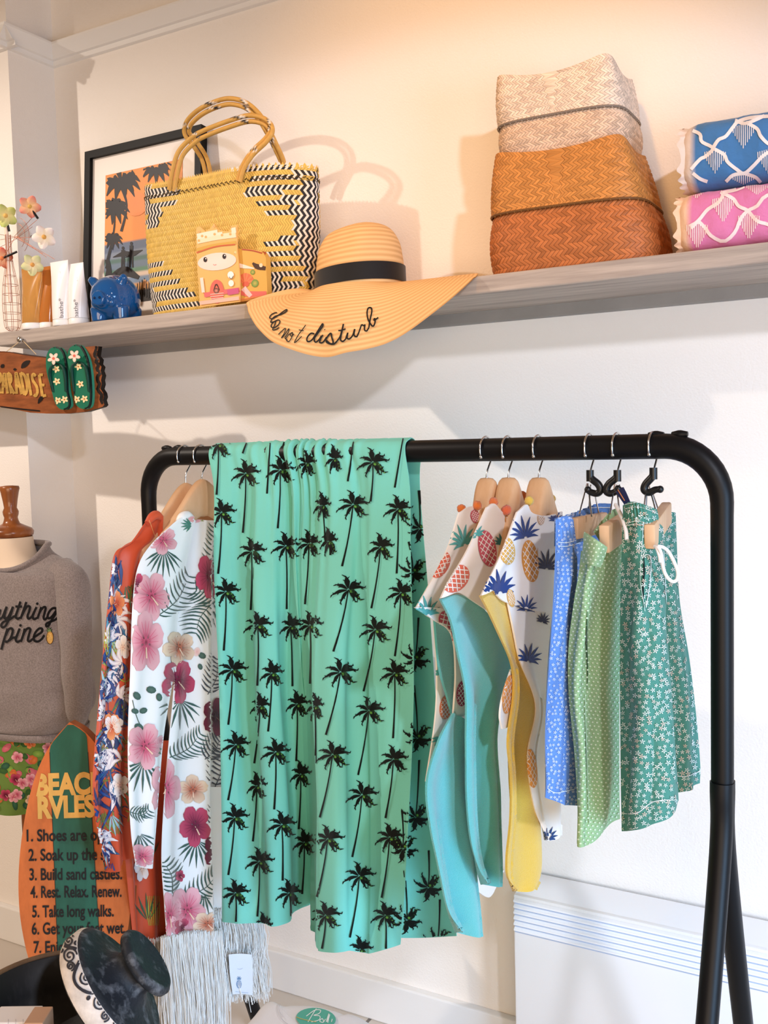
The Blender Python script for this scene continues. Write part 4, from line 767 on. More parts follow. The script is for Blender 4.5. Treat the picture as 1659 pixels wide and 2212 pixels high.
STRAW = mat('woven_strands', None, .55, spec=.35, bump=('noise', 120, .15, .0006))

# ------------------------------------------------------------------ tote bag
YC = 1.925
b0, b1, t0, t1 = at(345, 668, YC), at(672, 622, YC), at(318, 404, YC), at(684, 362, YC)
cx0, cx1 = (b0[0] + b1[0]) / 2, (t0[0] + t1[0]) / 2; ha, hb = (b1[0] - b0[0]) / 2, (t1[0] - t0[0]) / 2
root = thing('tote_bag', 'large yellow woven tote bag with black and white stripes, standing on the shelf', 'bag', (cx0, YC, SZ))
zl, zr = t0[2], t1[2]
pt, Sf = loft(np.array((cx0, YC, 0)), np.array((cx1, YC, 0)), (ha, .060), (hb, .052), lambda x, y, v: SZ + .003 + v * (zl + (zr - zl) * (x + 1) / 2 - SZ - .003) + .006 * v * math.sin(x * 3), 3.2, 2.2, .006)
mb = MB(); wall_of(mb, pt, (120, 88, 34), 120, 14); mb.grid(np.array([[pt(u_, 0) * (1, 1, 1) for u_ in np.arange(60) / 60], [np.array((cx0, YC, SZ + .003))] * 60]), (120, 88, 34), True)
wall_of(mb, lambda u, v: pt(u, v) * (1, 1, 1) + (np.array((cx0 + (cx1 - cx0) * v, YC, 0)) * (1, 1, 0) - pt(u, v) * (1, 1, 0)) * .04, (150, 112, 50), 80, 6)
LROW = ((408, 362), (424, 388), (440, 384), (458, 350), (480, 344), (572, 352), (592, 372), (612, 388), (632, 404), (648, 420), (664, 432))
RROW = ((358, 520), (382, 542), (410, 530), (434, 556), (458, 576), (522, 574), (547, 572), (572, 578), (597, 575), (621, 574))
def tcol(u, v, i, j):
    P_, nn = Sf(u, v); x_, y_, _ = proj(P_); bw = False
    if nn[1] < .25:
        yy = y_ - (x_ - 345) * -.13   # rows run level with the shelf
        if x_ < 450: bw = any(abs(yy - ry) < 7 and x_ < rx for ry, rx in LROW)
        if x_ > 500:
            yr = y_ + (x_ - 600) * .10; bw = any(abs(yr - ry) < 7 and x_ > rx for ry, rx in RROW) and not (yr > 560 and x_ > 655)
            bw = bw or (x_ > 632 + abs(yr - 490) * .25 and 395 < yr < 640)
    elif (i + j) % 9 < 3: bw = True
    if bw: return lin((34, 36, 42)) if i % 2 else lin((236, 226, 212))
    g = rng.random() * .22 + .86; return lin((226, 188, 96)) * g
weave(mb, Sf, 170, 27, tcol, .0022, 0, 1); mb.build('woven_body', STRAW, root)
mb = MB(); n = 150
for k in range(n):   # zigzag rim and the dark stitched line below it
    u_ = k / n; p_, nn = Sf(u_, 1.); q_, _ = Sf(u_ + .5 / n, 1.); r_, _ = Sf(u_ + 1 / n, 1.)
    c = (222, 182, 86) if not (.3 < u_ < .5 and k % 2) else (230, 224, 214)
    mb.add([p_ + nn * .002 - (0, 0, .006), p_ + nn * .001 - (0, 0, .001), q_ + nn * .002 + (0, 0, .0055), r_ + nn * .001 - (0, 0, .001), r_ + nn * .002 - (0, 0, .006)], [(0, 1, 2, 3, 4)], c)
    a_, nn = Sf(u_, .905); c_, _ = Sf(u_ + .9 / n, .89 if k % 2 else .915); mb.tube([a_ + nn * .003, c_ + nn * .003], .0012, (84, 66, 30), n=4)
mb.build('rim', STRAW, root)
def rope(name, pts, seed):
    R = np.random.default_rng(seed); L = cr(np.array([at(*q) for q in pts]), 90); mb = MB()
    off = np.cross(np.gradient(L, axis=0), np.array((0, 1., 0))); off /= np.linalg.norm(off, axis=1)[:, None] + 1e-9
    for sg in (-1, 1):
        n_ = 10; c = np.tile(lin((212, 164, 84)), (90, n_, 1)) * (.9 + .15 * R.random((90, n_, 1)))
        for k in range(90):
            for q in range(n_):
                ph = (k * 1.1 + q * 1.3 + sg) % 17
                if ph < 3.2 and (k // 9) % 2 == 0: c[k, q] = lin((40, 42, 48)) if int(ph * 1.3) % 2 == 0 else lin((240, 230, 216))
        mb.tube(L + off * sg * .0058 + np.array((0, -.003 * sg, 0)), .0056, c, n=n_, cap=False)
    return mb.build(name, STRAW, root)
rope('handle', [(371, 412, 1.868), (378, 372, 1.865), (390, 332, 1.87), (418, 302, 1.875), (442, 288, 1.88), (494, 268, 1.885), (538, 256, 1.89), (572, 263, 1.885), (586, 282, 1.88), (574, 303, 1.875), (546, 330, 1.87), (526, 360, 1.865), (516, 392, 1.865)], 1)
rope('handle', [(452, 390, 1.99), (442, 345, 1.98), (422, 312, 1.965), (404, 288, 1.95), (408, 266, 1.94), (430, 244, 1.93), (460, 228, 1.925), (494, 219, 1.92), (528, 226, 1.92), (556, 248, 1.925), (578, 282, 1.94), (596, 318, 1.96), (610, 350, 1.98), (614, 380, 1.99)], 2)

# ------------------------------------------------------------------ framed print leaning on the wall
BLK = mat('black_lacquer', (8, 8, 8), .5, spec=.2)
fl, fr = at(190, 336, 2.06), at(441, 266, 2.06); zt = (fl[2] + fr[2]) / 2; W_ = fr[0] - fl[0]
root = thing('framed_print', 'black framed sunset print of palm trees and surfers, leaning behind the tote bag', 'picture', (fl[0] + W_ / 2, 2.0, SZ))
O = np.array((fl[0], 2.018, SZ)); UX = np.array((1., 0, 0)); UZ = np.array((0, 2.06 - 2.018, zt - SZ)); HH = np.linalg.norm(UZ); UZ /= HH; UN = np.cross(UX, UZ)
L2 = lambda x_, z_, n_=0: O + UX * x_ + UZ * z_ + UN * n_
def bar(mb, x0, x1, z0, z1, n0, n1, c): 
    P = [L2(x_, z_, n_) for n_ in (n0, n1) for x_, z_ in ((x0, z0), (x1, z0), (x1, z1), (x0, z1))]
    mb.add(P, [(3, 2, 1, 0), (4, 5, 6, 7), (0, 1, 5, 4), (1, 2, 6, 5), (2, 3, 7, 6), (3, 0, 4, 7)], c)
bw = .021
mb = MB(); bar(mb, 0, W_, 0, bw, -.012, .012, (14, 13, 13)); bar(mb, 0, W_, HH - bw, HH, -.012, .012, (14, 13, 13)); bar(mb, 0, bw, bw, HH - bw, -.012, .012, (14, 13, 13)); bar(mb, W_ - bw, W_, bw, HH - bw, -.012, .012, (14, 13, 13)); mb.build('frame', BLK, root, smooth=False)
mb = MB(); bar(mb, bw, W_ - bw, bw, HH - bw, -.008, .0, (240, 232, 224)); mb.build('mount', PAINT, root, smooth=False)
mb = MB(); mx, mz = .072, .075; n = 40
gz = np.linspace(mz, HH - mz, 60); P = np.array([[L2(x_, z_, .0008) for x_ in np.linspace(mx, W_ - mx, 30)] for z_ in gz])
def sky(z_):
    f = (z_ - mz) / (HH - 2 * mz)
    if f > .46: return lin((236, 150, 74)) * (1 - (f - .46) * .2) + lin((20, 30, 0)) * (f - .46)
    for lim, c in ((.40, (96, 110, 136)), (.355, (126, 138, 158)), (.31, (84, 116, 112)), (.27, (108, 128, 150)), (.235, (96, 140, 116)), (.20, (226, 206, 190)), (.15, (124, 148, 178)), (.1, (232, 168, 96)), (-1, (34, 28, 26))):
        if f > lim: return lin(c)
CC = np.array([[sky(z_)] * 30 for z_ in gz]); mb.grid(P, CC)
p = Print(mb, off=.0006, jump=.1); K = (26, 24, 30)
def silh(cx, cy, s_, n=11, tr=None):
    for k in range(n):
        a = math.radians(-200 + 400 * k / n); p.strip([(cx, cy), (cx + math.cos(a) * s_ * .6, cy + math.sin(a) * s_ * .5 - s_ * .12), (cx + math.cos(a) * s_, cy + math.sin(a) * s_ * .8 + s_ * .22)], [s_ * .1, s_ * .34, s_ * .04], K, n=7)
    if tr: p.strip([(cx, cy)] + tr, [s_ * .12, s_ * .1, s_ * .14], K, n=12)
p.blob(292, 440, 27, 27, 0, (240, 138, 80), (238, 142, 78), n=20)
silh(262, 392, 42, 13, [(274, 440), (270, 470), (262, 500)]); silh(248, 452, 33, 12, [(246, 500), (232, 560), (222, 600)]); silh(244, 518, 22, 11, [(236, 560), (226, 610)]); silh(338, 368, 30, 11); silh(352, 350, 26, 9)
for x_, y_ in ((266, 548), (284, 538)):
    p.blob(x_, y_ - 12, 3, 4, 0, K, n=8, rings=1); p.strip([(x_, y_ - 8), (x_, y_ + 14)], [8, 7], K, n=4); p.strip([(x_ - 2, y_ + 12), (x_ - 3, y_ + 40)], [4, 3], K, n=4); p.strip([(x_ + 2, y_ + 12), (x_ + 3, y_ + 40)], [4, 3], K, n=4)
p.strip([(244, 556), (268, 548), (288, 546)], [1, 12, 2], K, n=8); p.strip([(270, 556), (288, 548), (308, 540)], [1, 12, 1], K, n=8)
p.strip([(222, 540), (230, 580), (226, 640)], [10, 22, 30], K, n=8); p.strip([(240, 596), (270, 586), (300, 600)], [6, 24, 8], K, n=8)
for k in range(12): p.strip([(296 + k * 5, 640 + (k % 3) * 2), (297 + k * 5, 612 - (k % 4) * 4)], [3, 1], K, n=3)
p.strip([(313, 604), (312, 622)], 6, (230, 176, 130), n=3); p.done(); mb.build('print', PAINT, root)

# ------------------------------------------------------------------ packet in front of the tote
root = thing('gift_packet', 'small orange patterned card packet with a crown topped doll front, before the tote bag', 'packet', at(505, 655, 1.845))
ya = 1.834
mb = MB()
q = lambda x_, y_, Y_=ya: at(x_, y_, Y_)
front = [q(432, 664), (q(518, 652)), q(518, 600), q(512, 540), q(512, 486), q(500, 488), q(494, 500), q(484, 499), q(470, 496), q(462, 482), q(454, 494), q(444, 500), q(432, 489), q(424, 492), q(424, 545), q(427, 590)]
mb.prism(front, (0, .004, 0), (238, 186, 108)); mb.build('front_card', PAINT, root, smooth=False)
p = Print(mb, off=.0006, jump=.05)
p.strip([(425, 540), (460, 531), (510, 524)], 7, (214, 168, 70), n=12); p.strip([(425, 546), (465, 533), (508, 528)], 3, (206, 98, 52), n=12)
for y0, c in ((515, (248, 226, 190)), (505, (246, 232, 206))): p.strip([(426, y0 + 6), (466, y0 - 2), (510, y0 - 8)], 12, c, n=10)
for x_, y_ in ((430, 500), (437, 510), (445, 512), (462, 489), (464, 506), (488, 494), (498, 506), (499, 491), (430, 520), (480, 508)): p.blob(x_, y_, 3.2, 3.2, 0, (228, 150, 90), (240, 200, 130), n=8, rings=1)
p.blob(469, 565, 42, 19, -.11, (248, 226, 214), (248, 220, 204), n=24)
p.off += .0004
for x_, y_ in ((444, 561), (485, 554)): p.blob(x_, y_, 4.2, 5.6, 0, (40, 22, 18), n=12, rings=1); p.off += .0003; p.blob(x_ + 1.4, y_ - 2, 1.4, 1.6, 0, (250, 244, 240), n=6, rings=1); p.off -= .0003
p.strip([(461, 571), (464, 573), (468, 571)], 1, (220, 120, 110), n=6)
p.strip([(428, 640), (476, 632), (518, 626)], 10, (226, 110, 110), n=8); p.blob(469, 630, 15, 26, 0, (226, 122, 96), (222, 104, 92), n=16)
p.off += .0004; p.blob(468, 628, 6, 6, 0, (234, 150, 130), (70, 40, 30), n=9, rings=1); p.strip([(462, 628), (468, 614), (475, 627)], [1, 3, 1], (70, 44, 34), n=8)
for k in range(3): p.strip([(455, 636 + k * 5), (484, 633 + k * 5)], 1.4, (246, 210, 196), n=4)
p.strip([(436, 600), (440, 632)], 7, (248, 224, 208), n=5); p.blob(499, 594, 7, 8, 0, (250, 246, 240), n=10); p.blob(500, 612, 6, 7, 0, (250, 244, 236), n=10); p.strip([(496, 598), (500, 603), (505, 596)], 1.2, (80, 50, 40), n=5)
p.strip([(492, 632), (516, 628)], 12, (206, 92, 132), n=4); p.strip([(432, 655), (470, 650), (517, 644)], 8, (240, 190, 170), n=6); p.done()
mb2 = MB(); mb2.add(mb.V[-1], [tuple(i - (mb.n - len(mb.V[-1])) for i in f) for f in mb.F if min(f) >= mb.n - len(mb.V[-1])], mb.C[-1]); mb2.build('printed_art', PAINT, root)
mb = MB(); y2 = 1.842; side = [at(510, 653, y2), at(578, 642, y2), at(574, 556, y2), at(566, 543, y2), at(540, 538, y2), at(512, 537, y2)]
mb.prism(side, (0, .018, 0), (226, 172, 82)); mb.build('box_body', PAINT, root, smooth=False)
p = Print(mb, off=.0006, jump=.05)
for k in range(11):
    a = math.radians(-165 + 15 * k); p.strip([(531, 612), (531 + math.cos(a) * 18, 612 + math.sin(a) * 22)], [3, 5.4], (222, 112, 72) if k % 2 else (230, 130, 86), n=5)
p.blob(531, 614, 8, 6, -.3, (214, 96, 70), n=10); p.strip([(514, 537), (545, 540), (574, 548)], 5, (176, 70, 44), n=8); p.strip([(546, 568), (556, 576), (574, 580)], [4, 12, 8], (70, 40, 24), n=8); p.blob(564, 573, 4, 4.6, 0, (244, 214, 180), n=9, rings=1)
p.strip([(512, 572), (528, 576), (550, 580)], [10, 8, 2], (248, 226, 206), n=8)
for x_, y_, r in ((551, 612, 8), (546, 588, 5)): p.blob(x_, y_, r, r * 1.1, .3, (200, 180, 90), (90, 140, 60), n=9)
p.strip([(516, 632), (546, 636), (576, 634)], [8, 14, 10], (222, 108, 96), n=8); p.strip([(526, 622), (542, 640)], [12, 9], (244, 196, 190), n=6); p.strip([(514, 650), (576, 641)], 7, (230, 140, 84), n=6); p.done()
mb2 = MB(); k_ = mb.n - len(mb.V[-1]); mb2.add(mb.V[-1], [tuple(i - k_ for i in f) for f in mb.F if min(f) >= k_], mb.C[-1]); mb2.build('printed_art', PAINT, root)
mb = MB(); mb.tube([at(508, 498, 1.838), at(509, 545, 1.837)], .0016, (248, 232, 200), n=6); mb.ball(at(509, 546, 1.836), .0042, (246, 214, 150), n=7); mb.tube([at(509, 550, 1.837), at(509, 566, 1.837)], .0008, (150, 110, 80), n=5); mb.ball(at(509, 568, 1.837), .0036, (220, 120, 90), n=7); mb.build('tassel', PAINT, root)

# ------------------------------------------------------------------ blue pig
pc = at(250, 640, 1.885); pc[2] = SZ + .062
root = thing('piggy_bank', 'glossy blue ceramic piggy bank on the shelf beside the white tubes', 'piggy bank', (pc[0], pc[1], SZ))
CER = mat('blue_glaze', (14, 84, 146), .08, spec=.6, coat=.6)
fd = _n((.22, -.97, 0)); sd = np.array((-fd[1], fd[0], 0))   # facing, its side
mb = MB(); mb.ball(pc, .063, n=20, sc=(1, 1.0, .97)); mb.ball(pc + fd * .026 + (0, 0, .003), .050, n=18)
mb.tube([pc + fd * .06 + (0, 0, -.008), pc + fd * .086 + (0, 0, -.009)], [.020, .0185], n=16)
for a, b in ((1, 1), (1, -1), (-1, 1), (-1, -1)):
    q = pc + fd * (.030 * a) + sd * (.032 * b); mb.tube([q + (0, 0, -.025), q + (0, 0, -.0605)], [.023, .019], n=14)
for b in (1, -1):
    e = pc + fd * .030 + sd * .036 * b + np.array((0, 0, .034)); mb.tube([e, e + np.array((0, 0, .012)) + sd * .010 * b + fd * .002, e + np.array((0, 0, .016)) + sd * .015 * b + fd * .010], [.014, .012, .007], n=10)
    mb.ball(pc + fd * .056 + sd * .024 * b + np.array((0, 0, .016)), .010, n=8); mb.ball(pc + fd * .056 + sd * .022 * b + np.array((0, 0, -.016)), .014, n=8)
o = mb.build('body', CER, root); r = o.modifiers.new('merge', 'REMESH'); r.mode = 'VOXEL'; r.voxel_size = .0026; r.use_smooth_shade = True; s_ = o.modifiers.new('soften', 'SMOOTH'); s_.factor = .5; s_.iterations = 7
mb = MB(); 
for b in (1, -1): mb.ball(pc + fd * .0865 + sd * .0075 * b + np.array((0, 0, -.008)), .0032, n=7)
mb.build('nostrils', mat('dark_glaze', (6, 40, 80), .15), root)
mb = MB(); a = np.linspace(0, 8, 26); mb.tube([pc - fd * (.060 + .0035 * t) + sd * .008 * math.cos(t) + np.array((0, 0, .01 + .008 * math.sin(t))) for t in a], .003, n=7); mb.build('tail', CER, root)

# ------------------------------------------------------------------ squeeze tubes and amber tubes
def squeeze(name, label, tl, tr, bl, br, Y, m_, capm, text=None, group=None):
    A, B, D, E = at(*tl, Y), at(*tr, Y), at(*bl, Y), at(*br, Y); top = (A + B) / 2; wt = np.linalg.norm(B - A) / 2; wb = np.linalg.norm(E - D) / 2; bot = (D + E) / 2; bot[2] = SZ; ztop = top[2]
    root = thing(name, label, 'cosmetic tube', (bot[0], Y, SZ), group)
    mb = MB(); rows = []
    for f in np.linspace(0, 1, 22):
        z_ = SZ + .017 + (ztop - SZ - .017) * f; c = np.array((bot[0] + (top[0] - bot[0]) * f, Y, z_)); a = wb + (wt - wb) * f; d = wb * max(1 - f ** 1.5, .04); t = np.arange(28) / 28 * 2 * math.pi
        rows.append(c + np.stack([np.cos(t) * a, np.sin(t) * d, 0 * t], 1))
    mb.grid(np.array(rows), (246, 240, 238), True); mb.add(rows[-1], [tuple(range(28))], (246, 240, 238))
    if text:
        p = Print(mb, off=.0004, jump=.05); p.text(text[0], text[1], text[2], text[3], -math.pi / 2 - .04, (120, 112, 112), h=text[4]); p.strip([(tl[0] * .45 + tr[0] * .55, tl[1] + 18), (tl[0] * .45 + tr[0] * .55 + 1, tl[1] + 34)], 2.4, (186, 176, 174), n=4); p.done()
    mb.build('tube', m_, root)
    mb = MB(); mb.lathe([(0, 0), (wb * .98, 0), (wb * 1.0, .003), (wb * 1.0, .016), (wb * .9, .018), (0, .018)], (244, 240, 238), n=28, org=(bot[0], Y, SZ)); mb.build('cap', capm, root)
PLAS = mat('white_plastic_tube', None, .28, spec=.5); CAPW = mat('white_cap', (244, 240, 236), .35)
squeeze('cosmetic_tube', 'white cosmetic tube with grey lettering, left one of the pair beside the amber tubes', (108, 568), (147, 561), (122, 706), (154, 702), 1.846, PLAS, CAPW, ('bathe*', 137, 686, 42, 9))
squeeze('cosmetic_tube', 'white cosmetic tube with grey lettering, right one of the pair beside the blue pig', (146, 573), (180, 565), (156, 702), (187, 697), 1.852, PLAS, CAPW, ('bathe*', 169, 686, 40, 9))
AMB = mat('amber_gel_tube', (244, 186, 104), .12, trans=.6, ior=1.35, spec=.5, coat=.3)
squeeze('cosmetic_tube', 'translucent amber tube with white cap, behind the wire flower holder', (46, 580), (92, 576), (57, 714), (91, 711), 1.846, AMB, CAPW)
squeeze('cosmetic_tube', 'darker translucent amber tube tucked beside the left white tube', (84, 578), (116, 574), (92, 712), (121, 706), 1.862, mat('dark_amber_tube', (228, 146, 70), .15, trans=.5, ior=1.35, spec=.5), CAPW)

# ------------------------------------------------------------------ wire holder with frangipani flowers
COP = mat('copper_wire', (176, 106, 78), .35, metal=.8)
root = thing('wire_flower_holder', 'thin copper wire holder with frangipani flowers at the left end of the shelf', 'ornament', at(36, 712, 1.85)); YF = 1.832
hc = at(28, 716, YF); hc[2] = SZ
mb = MB()
for r_, z_ in ((.012, .003), (.018, .010), (.0215, .03), (.0225, .05), (.0225, .075), (.022, .10), (.020, .125), (.014, .15), (.009, .19)):
    a = np.linspace(0, 2 * math.pi, 22); mb.tube([hc + np.array((math.cos(t) * r_, math.sin(t) * r_, z_)) for t in a], .0006, n=5, cap=False)
for k in range(8):
    t = k * math.pi / 4 + .2; mb.tube([hc + np.array((math.cos(t) * r_, math.sin(t) * r_, z_)) for r_, z_ in ((.010, .002), (.020, .012), (.0225, .05), (.0225, .09), (.018, .135), (.009, .19), (.007, .26))], .0006, n=5, smooth=20, cap=False)
mb.build('wire_basket', COP, root)
mb = MB(); tp = hc + np.array((-.004, 0, 0)); mb.tube([tp + (0, 0, .08), tp + (-.001, 0, .28)], .0052, (250, 226, 206), n=12); mb.build('pale_rod', mat('pale_rod', (250, 222, 200), .2, spec=.6), root)
hubp = at(34, 512, YF); mb = MB()
for x_, y_ in ((95, 512), (118, 560), (92, 548), (80, 475), (70, 470), (60, 520), (-10, 505), (-12, 520), (-12, 540), (0, 570), (70, 490), (100, 555)): mb.tube([hubp + rng.normal(0, .003, 3), at(x_, y_, YF + rng.normal(0, .008))], .0006, n=5)
for R_ in (.036, .052): a = np.linspace(-.9, 1.2, 16); mb.tube([hubp + np.array((math.cos(t) * R_, 0, math.sin(t) * R_)) for t in a], .0006, n=5)
mb.build('wire_spokes', COP, root)
PET = mat('foam_petal', None, .7, spec=.2, sheen=.2)
def flower(x_, y_, r, cin, cout, ctr, hold):
    c = at(x_, y_, YF - .012); d = _n(CAM - c + np.array((.1, 0, .3))); u_ = _n(np.cross((0, 0, 1), d)); v_ = np.cross(d, u_); mb = MB()
    for k in range(5):
        a = k * 1.2566 + x_; ax = u_ * math.cos(a) + v_ * math.sin(a); bx = np.cross(d, ax); G_ = []; Cc = []
        for i in np.linspace(0, 1, 9):
            wd = .42 * math.sin(math.pi * min(i * .8 + .12, 1)) ** .8 * r
            G_.append([c + ax * r * i + bx * wd * s_ + d * r * (.35 * i - .25 * i * i - .18 * s_ * s_ + .12 * s_) for s_ in np.linspace(-1, 1, 7)]); Cc.append([lin(cin) * (1 - i) + lin(cout) * i] * 7)
        mb.grid(np.array(G_), np.array(Cc)); mb.grid(np.array(G_)[:, ::-1] - d * .0012, np.array(Cc))
    mb.ball(c + d * r * .04, r * .2, ctr, n=8); o = mb.build('flower', PET, root)
    m = MB(); q = at(*hold, YF); m.tube([c - d * .004, q], .0032, (16, 14, 14), n=8); m.build('bulb_holder', BLACKPL, o)
flower(64, 446, .029, (250, 214, 150), (236, 132, 120), (226, 178, 90), (82, 472)); flower(12, 466, .031, (248, 226, 160), (190, 206, 110), (232, 186, 100), (20, 500)); flower(95, 512, .031, (252, 232, 190), (252, 236, 230), (226, 168, 84), (68, 511))
flower(4, 558, .029, (250, 200, 150), (228, 100, 80), (232, 130, 70), (36, 544)); flower(70, 572, .029, (250, 226, 180), (206, 210, 150), (222, 160, 84), (50, 574))

# ------------------------------------------------------------------ straw hat
hx = at(778, 600, 1.895); HC = np.array((hx[0], 1.895, at(778, 607, 1.80)[2])); HR = .0985
root = thing('straw_sun_hat', 'wide brimmed straw sun hat with black band and embroidered brim, drooping over the shelf edge', 'hat', (HC[0], HC[1], SZ))
HATM = mat('braided_straw', None, .7, spec=.25, bump=('noise', 300, .2, .0006))
S1, S2 = lin((238, 196, 138)), lin((214, 164, 106))
mb = MB(); rows = []; cols = []; nA = 90; prof = cr(np.array([(HR + .001, -.004), (HR, .03), (HR * .965, .065), (HR * .90, .095), (HR * .72, .122), (HR * .42, .134), (HR * .12, .135), (0.0005, .134)]), 90)
for i, (r_, h_) in enumerate(prof):
    t = np.arange(nA) / nA * 2 * math.pi; dent = .010 * np.exp(-((np.cos(t - 4.6) - 1) / .12) ** 2) * math.exp(-((h_ - .095) / .03) ** 2)
    rr = r_ * (1 + .02 * np.cos(2 * t)) - dent; rows.append(HC + np.stack([np.cos(t) * rr, np.sin(t) * rr, np.full(nA, h_) + .006 * np.cos(t)], 1)); f = .5 + .5 * math.sin(i * 2 * math.pi / 4.5); cols.append(np.tile(S1 * f + S2 * (1 - f), (nA, 1)))
mb.grid(np.array(rows), np.array(cols), True); mb.build('crown', HATM, root)
mb = MB(); mb.grid(np.array([HC + np.stack([np.cos(t) * (HR * 1.0 + .0035 - .02 * z_) * (1 + .02 * np.cos(2 * t)), np.sin(t) * (HR + .0035 - .02 * z_) * (1 + .02 * np.cos(2 * t)), np.full(nA, z_) + .006 * np.cos(t)], 1) for z_ in np.linspace(.002, .040, 6)]), (12, 11, 12), True); mb.build('band', mat('black_ribbon', (12, 11, 12), .7, sheen=.2), root)
edge = [at(*q) for q in ((1032, 590, 1.842), (1005, 620, 1.792), (955, 662, 1.775), (885, 712, 1.765), (835, 738, 1.757), (790, 752, 1.752), (752, 760, 1.747), (712, 769, 1.742), (672, 766, 1.742), (628, 752, 1.748), (585, 734, 1.755), (553, 706, 1.768), (537, 680, 1.782), (533, 664, 1.795), (542, 648, 1.815))]
edge += [HC + np.array(q) for q in ((-.155, -.04, .012), (-.108, .02, .006), (-.10, .11, .004), (0, .165, .004), (.13, .15, .004), (.20, .08, .002))]
E_ = np.array(edge); k_ = len(E_); E2 = cr(np.concatenate([E_[-3:], E_, E_[:4]]), (k_ + 6) * 12 + 1)[3 * 12:(k_ + 3) * 12]
th = np.unwrap(np.arctan2(E2[:, 1] - HC[1], E2[:, 0] - HC[0])); nR = 84; rows = []; cols = []
I_ = HC + np.stack([np.cos(th) * HR * 1.02, np.sin(th) * HR * 1.02, 0 * th + .001], 1)
Mz = (I_ + E2) / 2; outv = E2 - I_; outv[:, 2] = 0; drop = np.clip(I_[:, 2] - E2[:, 2], 0, 1)
Mid = Mz + outv * .16 * (drop / .1)[:, None].clip(0, 1) + np.array((0, 0, 1)) * (.26 * drop)[:, None]
for i, s_ in enumerate(np.linspace(0, 1, nR)):
    q = I_ * (1 - s_) ** 2 + 2 * Mid * s_ * (1 - s_) + E2 * s_ ** 2; q = q + np.array((0, 1, 0)) * (.006 * np.sin(th * 7 + 1) * s_ * (drop > .02))[:, None]
    rows.append(q); f = .5 + .5 * math.sin(i * 2 * math.pi / 4.0); cols.append(np.tile(S1 * f + S2 * (1 - f), (len(th), 1)))
BR = MB(); BR.grid(np.array(rows), np.array(cols), True); BR.grid(np.array(rows)[:, ::-1] - np.array((0, 0, .0018)), np.array(cols), True); bb = BR.bvh(); BR.build('brim', HATM, root)
em = MB(); p = Print(em, off=.0012, jump=.05, bvh=bb); zz = lambda L: [(570 + x_ * .15672, 650 + y_ * .15672) for x_, y_ in L]; K = (14, 10, 12)
for L, w_ in (([(185, 165), (150, 170), (105, 195), (82, 235), (110, 250), (150, 235), (210, 195), (270, 150), (318, 122), (312, 150), (240, 190), (160, 215), (115, 255), (95, 300)], 2.2), ([(95, 300), (140, 290), (200, 265), (225, 285), (205, 330), (150, 370), (105, 360), (120, 310), (165, 285), (150, 340), (125, 400), (170, 395), (215, 368)], 2.2),
              ([(205, 465), (250, 420), (300, 380), (290, 440), (245, 515), (300, 455), (350, 385), (335, 450), (295, 510), (330, 545)], 1.9), ([(400, 440), (345, 470), (310, 525), (345, 565), (390, 500), (400, 440), (370, 455), (380, 490), (420, 460)], 1.9), ([(580, 335), (540, 390), (480, 470), (425, 575), (470, 545), (525, 490)], 1.9), ([(485, 400), (520, 408), (552, 410)], 1.9),
              ([(700, 455), (650, 450), (600, 510), (605, 560), (660, 545), (720, 460), (790, 350), (815, 318), (815, 350), (760, 430), (700, 520), (715, 570), (760, 540), (800, 480)], 3.2), ([(818, 470), (785, 530), (775, 575), (820, 570), (870, 500)], 3.2), ([(840, 393), (845, 400)], 3.4), ([(850, 545), (900, 470), (930, 450), (940, 500), (960, 580), (920, 590), (870, 550), (880, 580), (960, 598), (1010, 560)], 3.4),
              ([(1010, 560), (1060, 480), (1100, 320), (1080, 420), (1060, 530), (1090, 560), (1130, 530)], 3.2), ([(1030, 412), (1080, 405), (1130, 388)], 2.8), ([(1130, 530), (1160, 440), (1150, 510), (1180, 525), (1225, 480), (1255, 390), (1245, 470), (1280, 495), (1310, 440)], 3.2), ([(1310, 440), (1345, 340), (1350, 330), (1385, 345), (1395, 330), (1390, 400), (1420, 415), (1450, 370)], 3.0),
              ([(1450, 370), (1465, 270), (1490, 150), (1480, 100), (1440, 105), (1425, 170), (1440, 260), (1480, 330), (1510, 350), (1535, 300), (1530, 245), (1520, 270), (1555, 250), (1580, 232)], 3.2)):
    p.strip(zz(L), w_, K, n=len(L) * 5)
p.done(); em.build('embroidery', mat('black_thread', (12, 10, 12), .7), root)

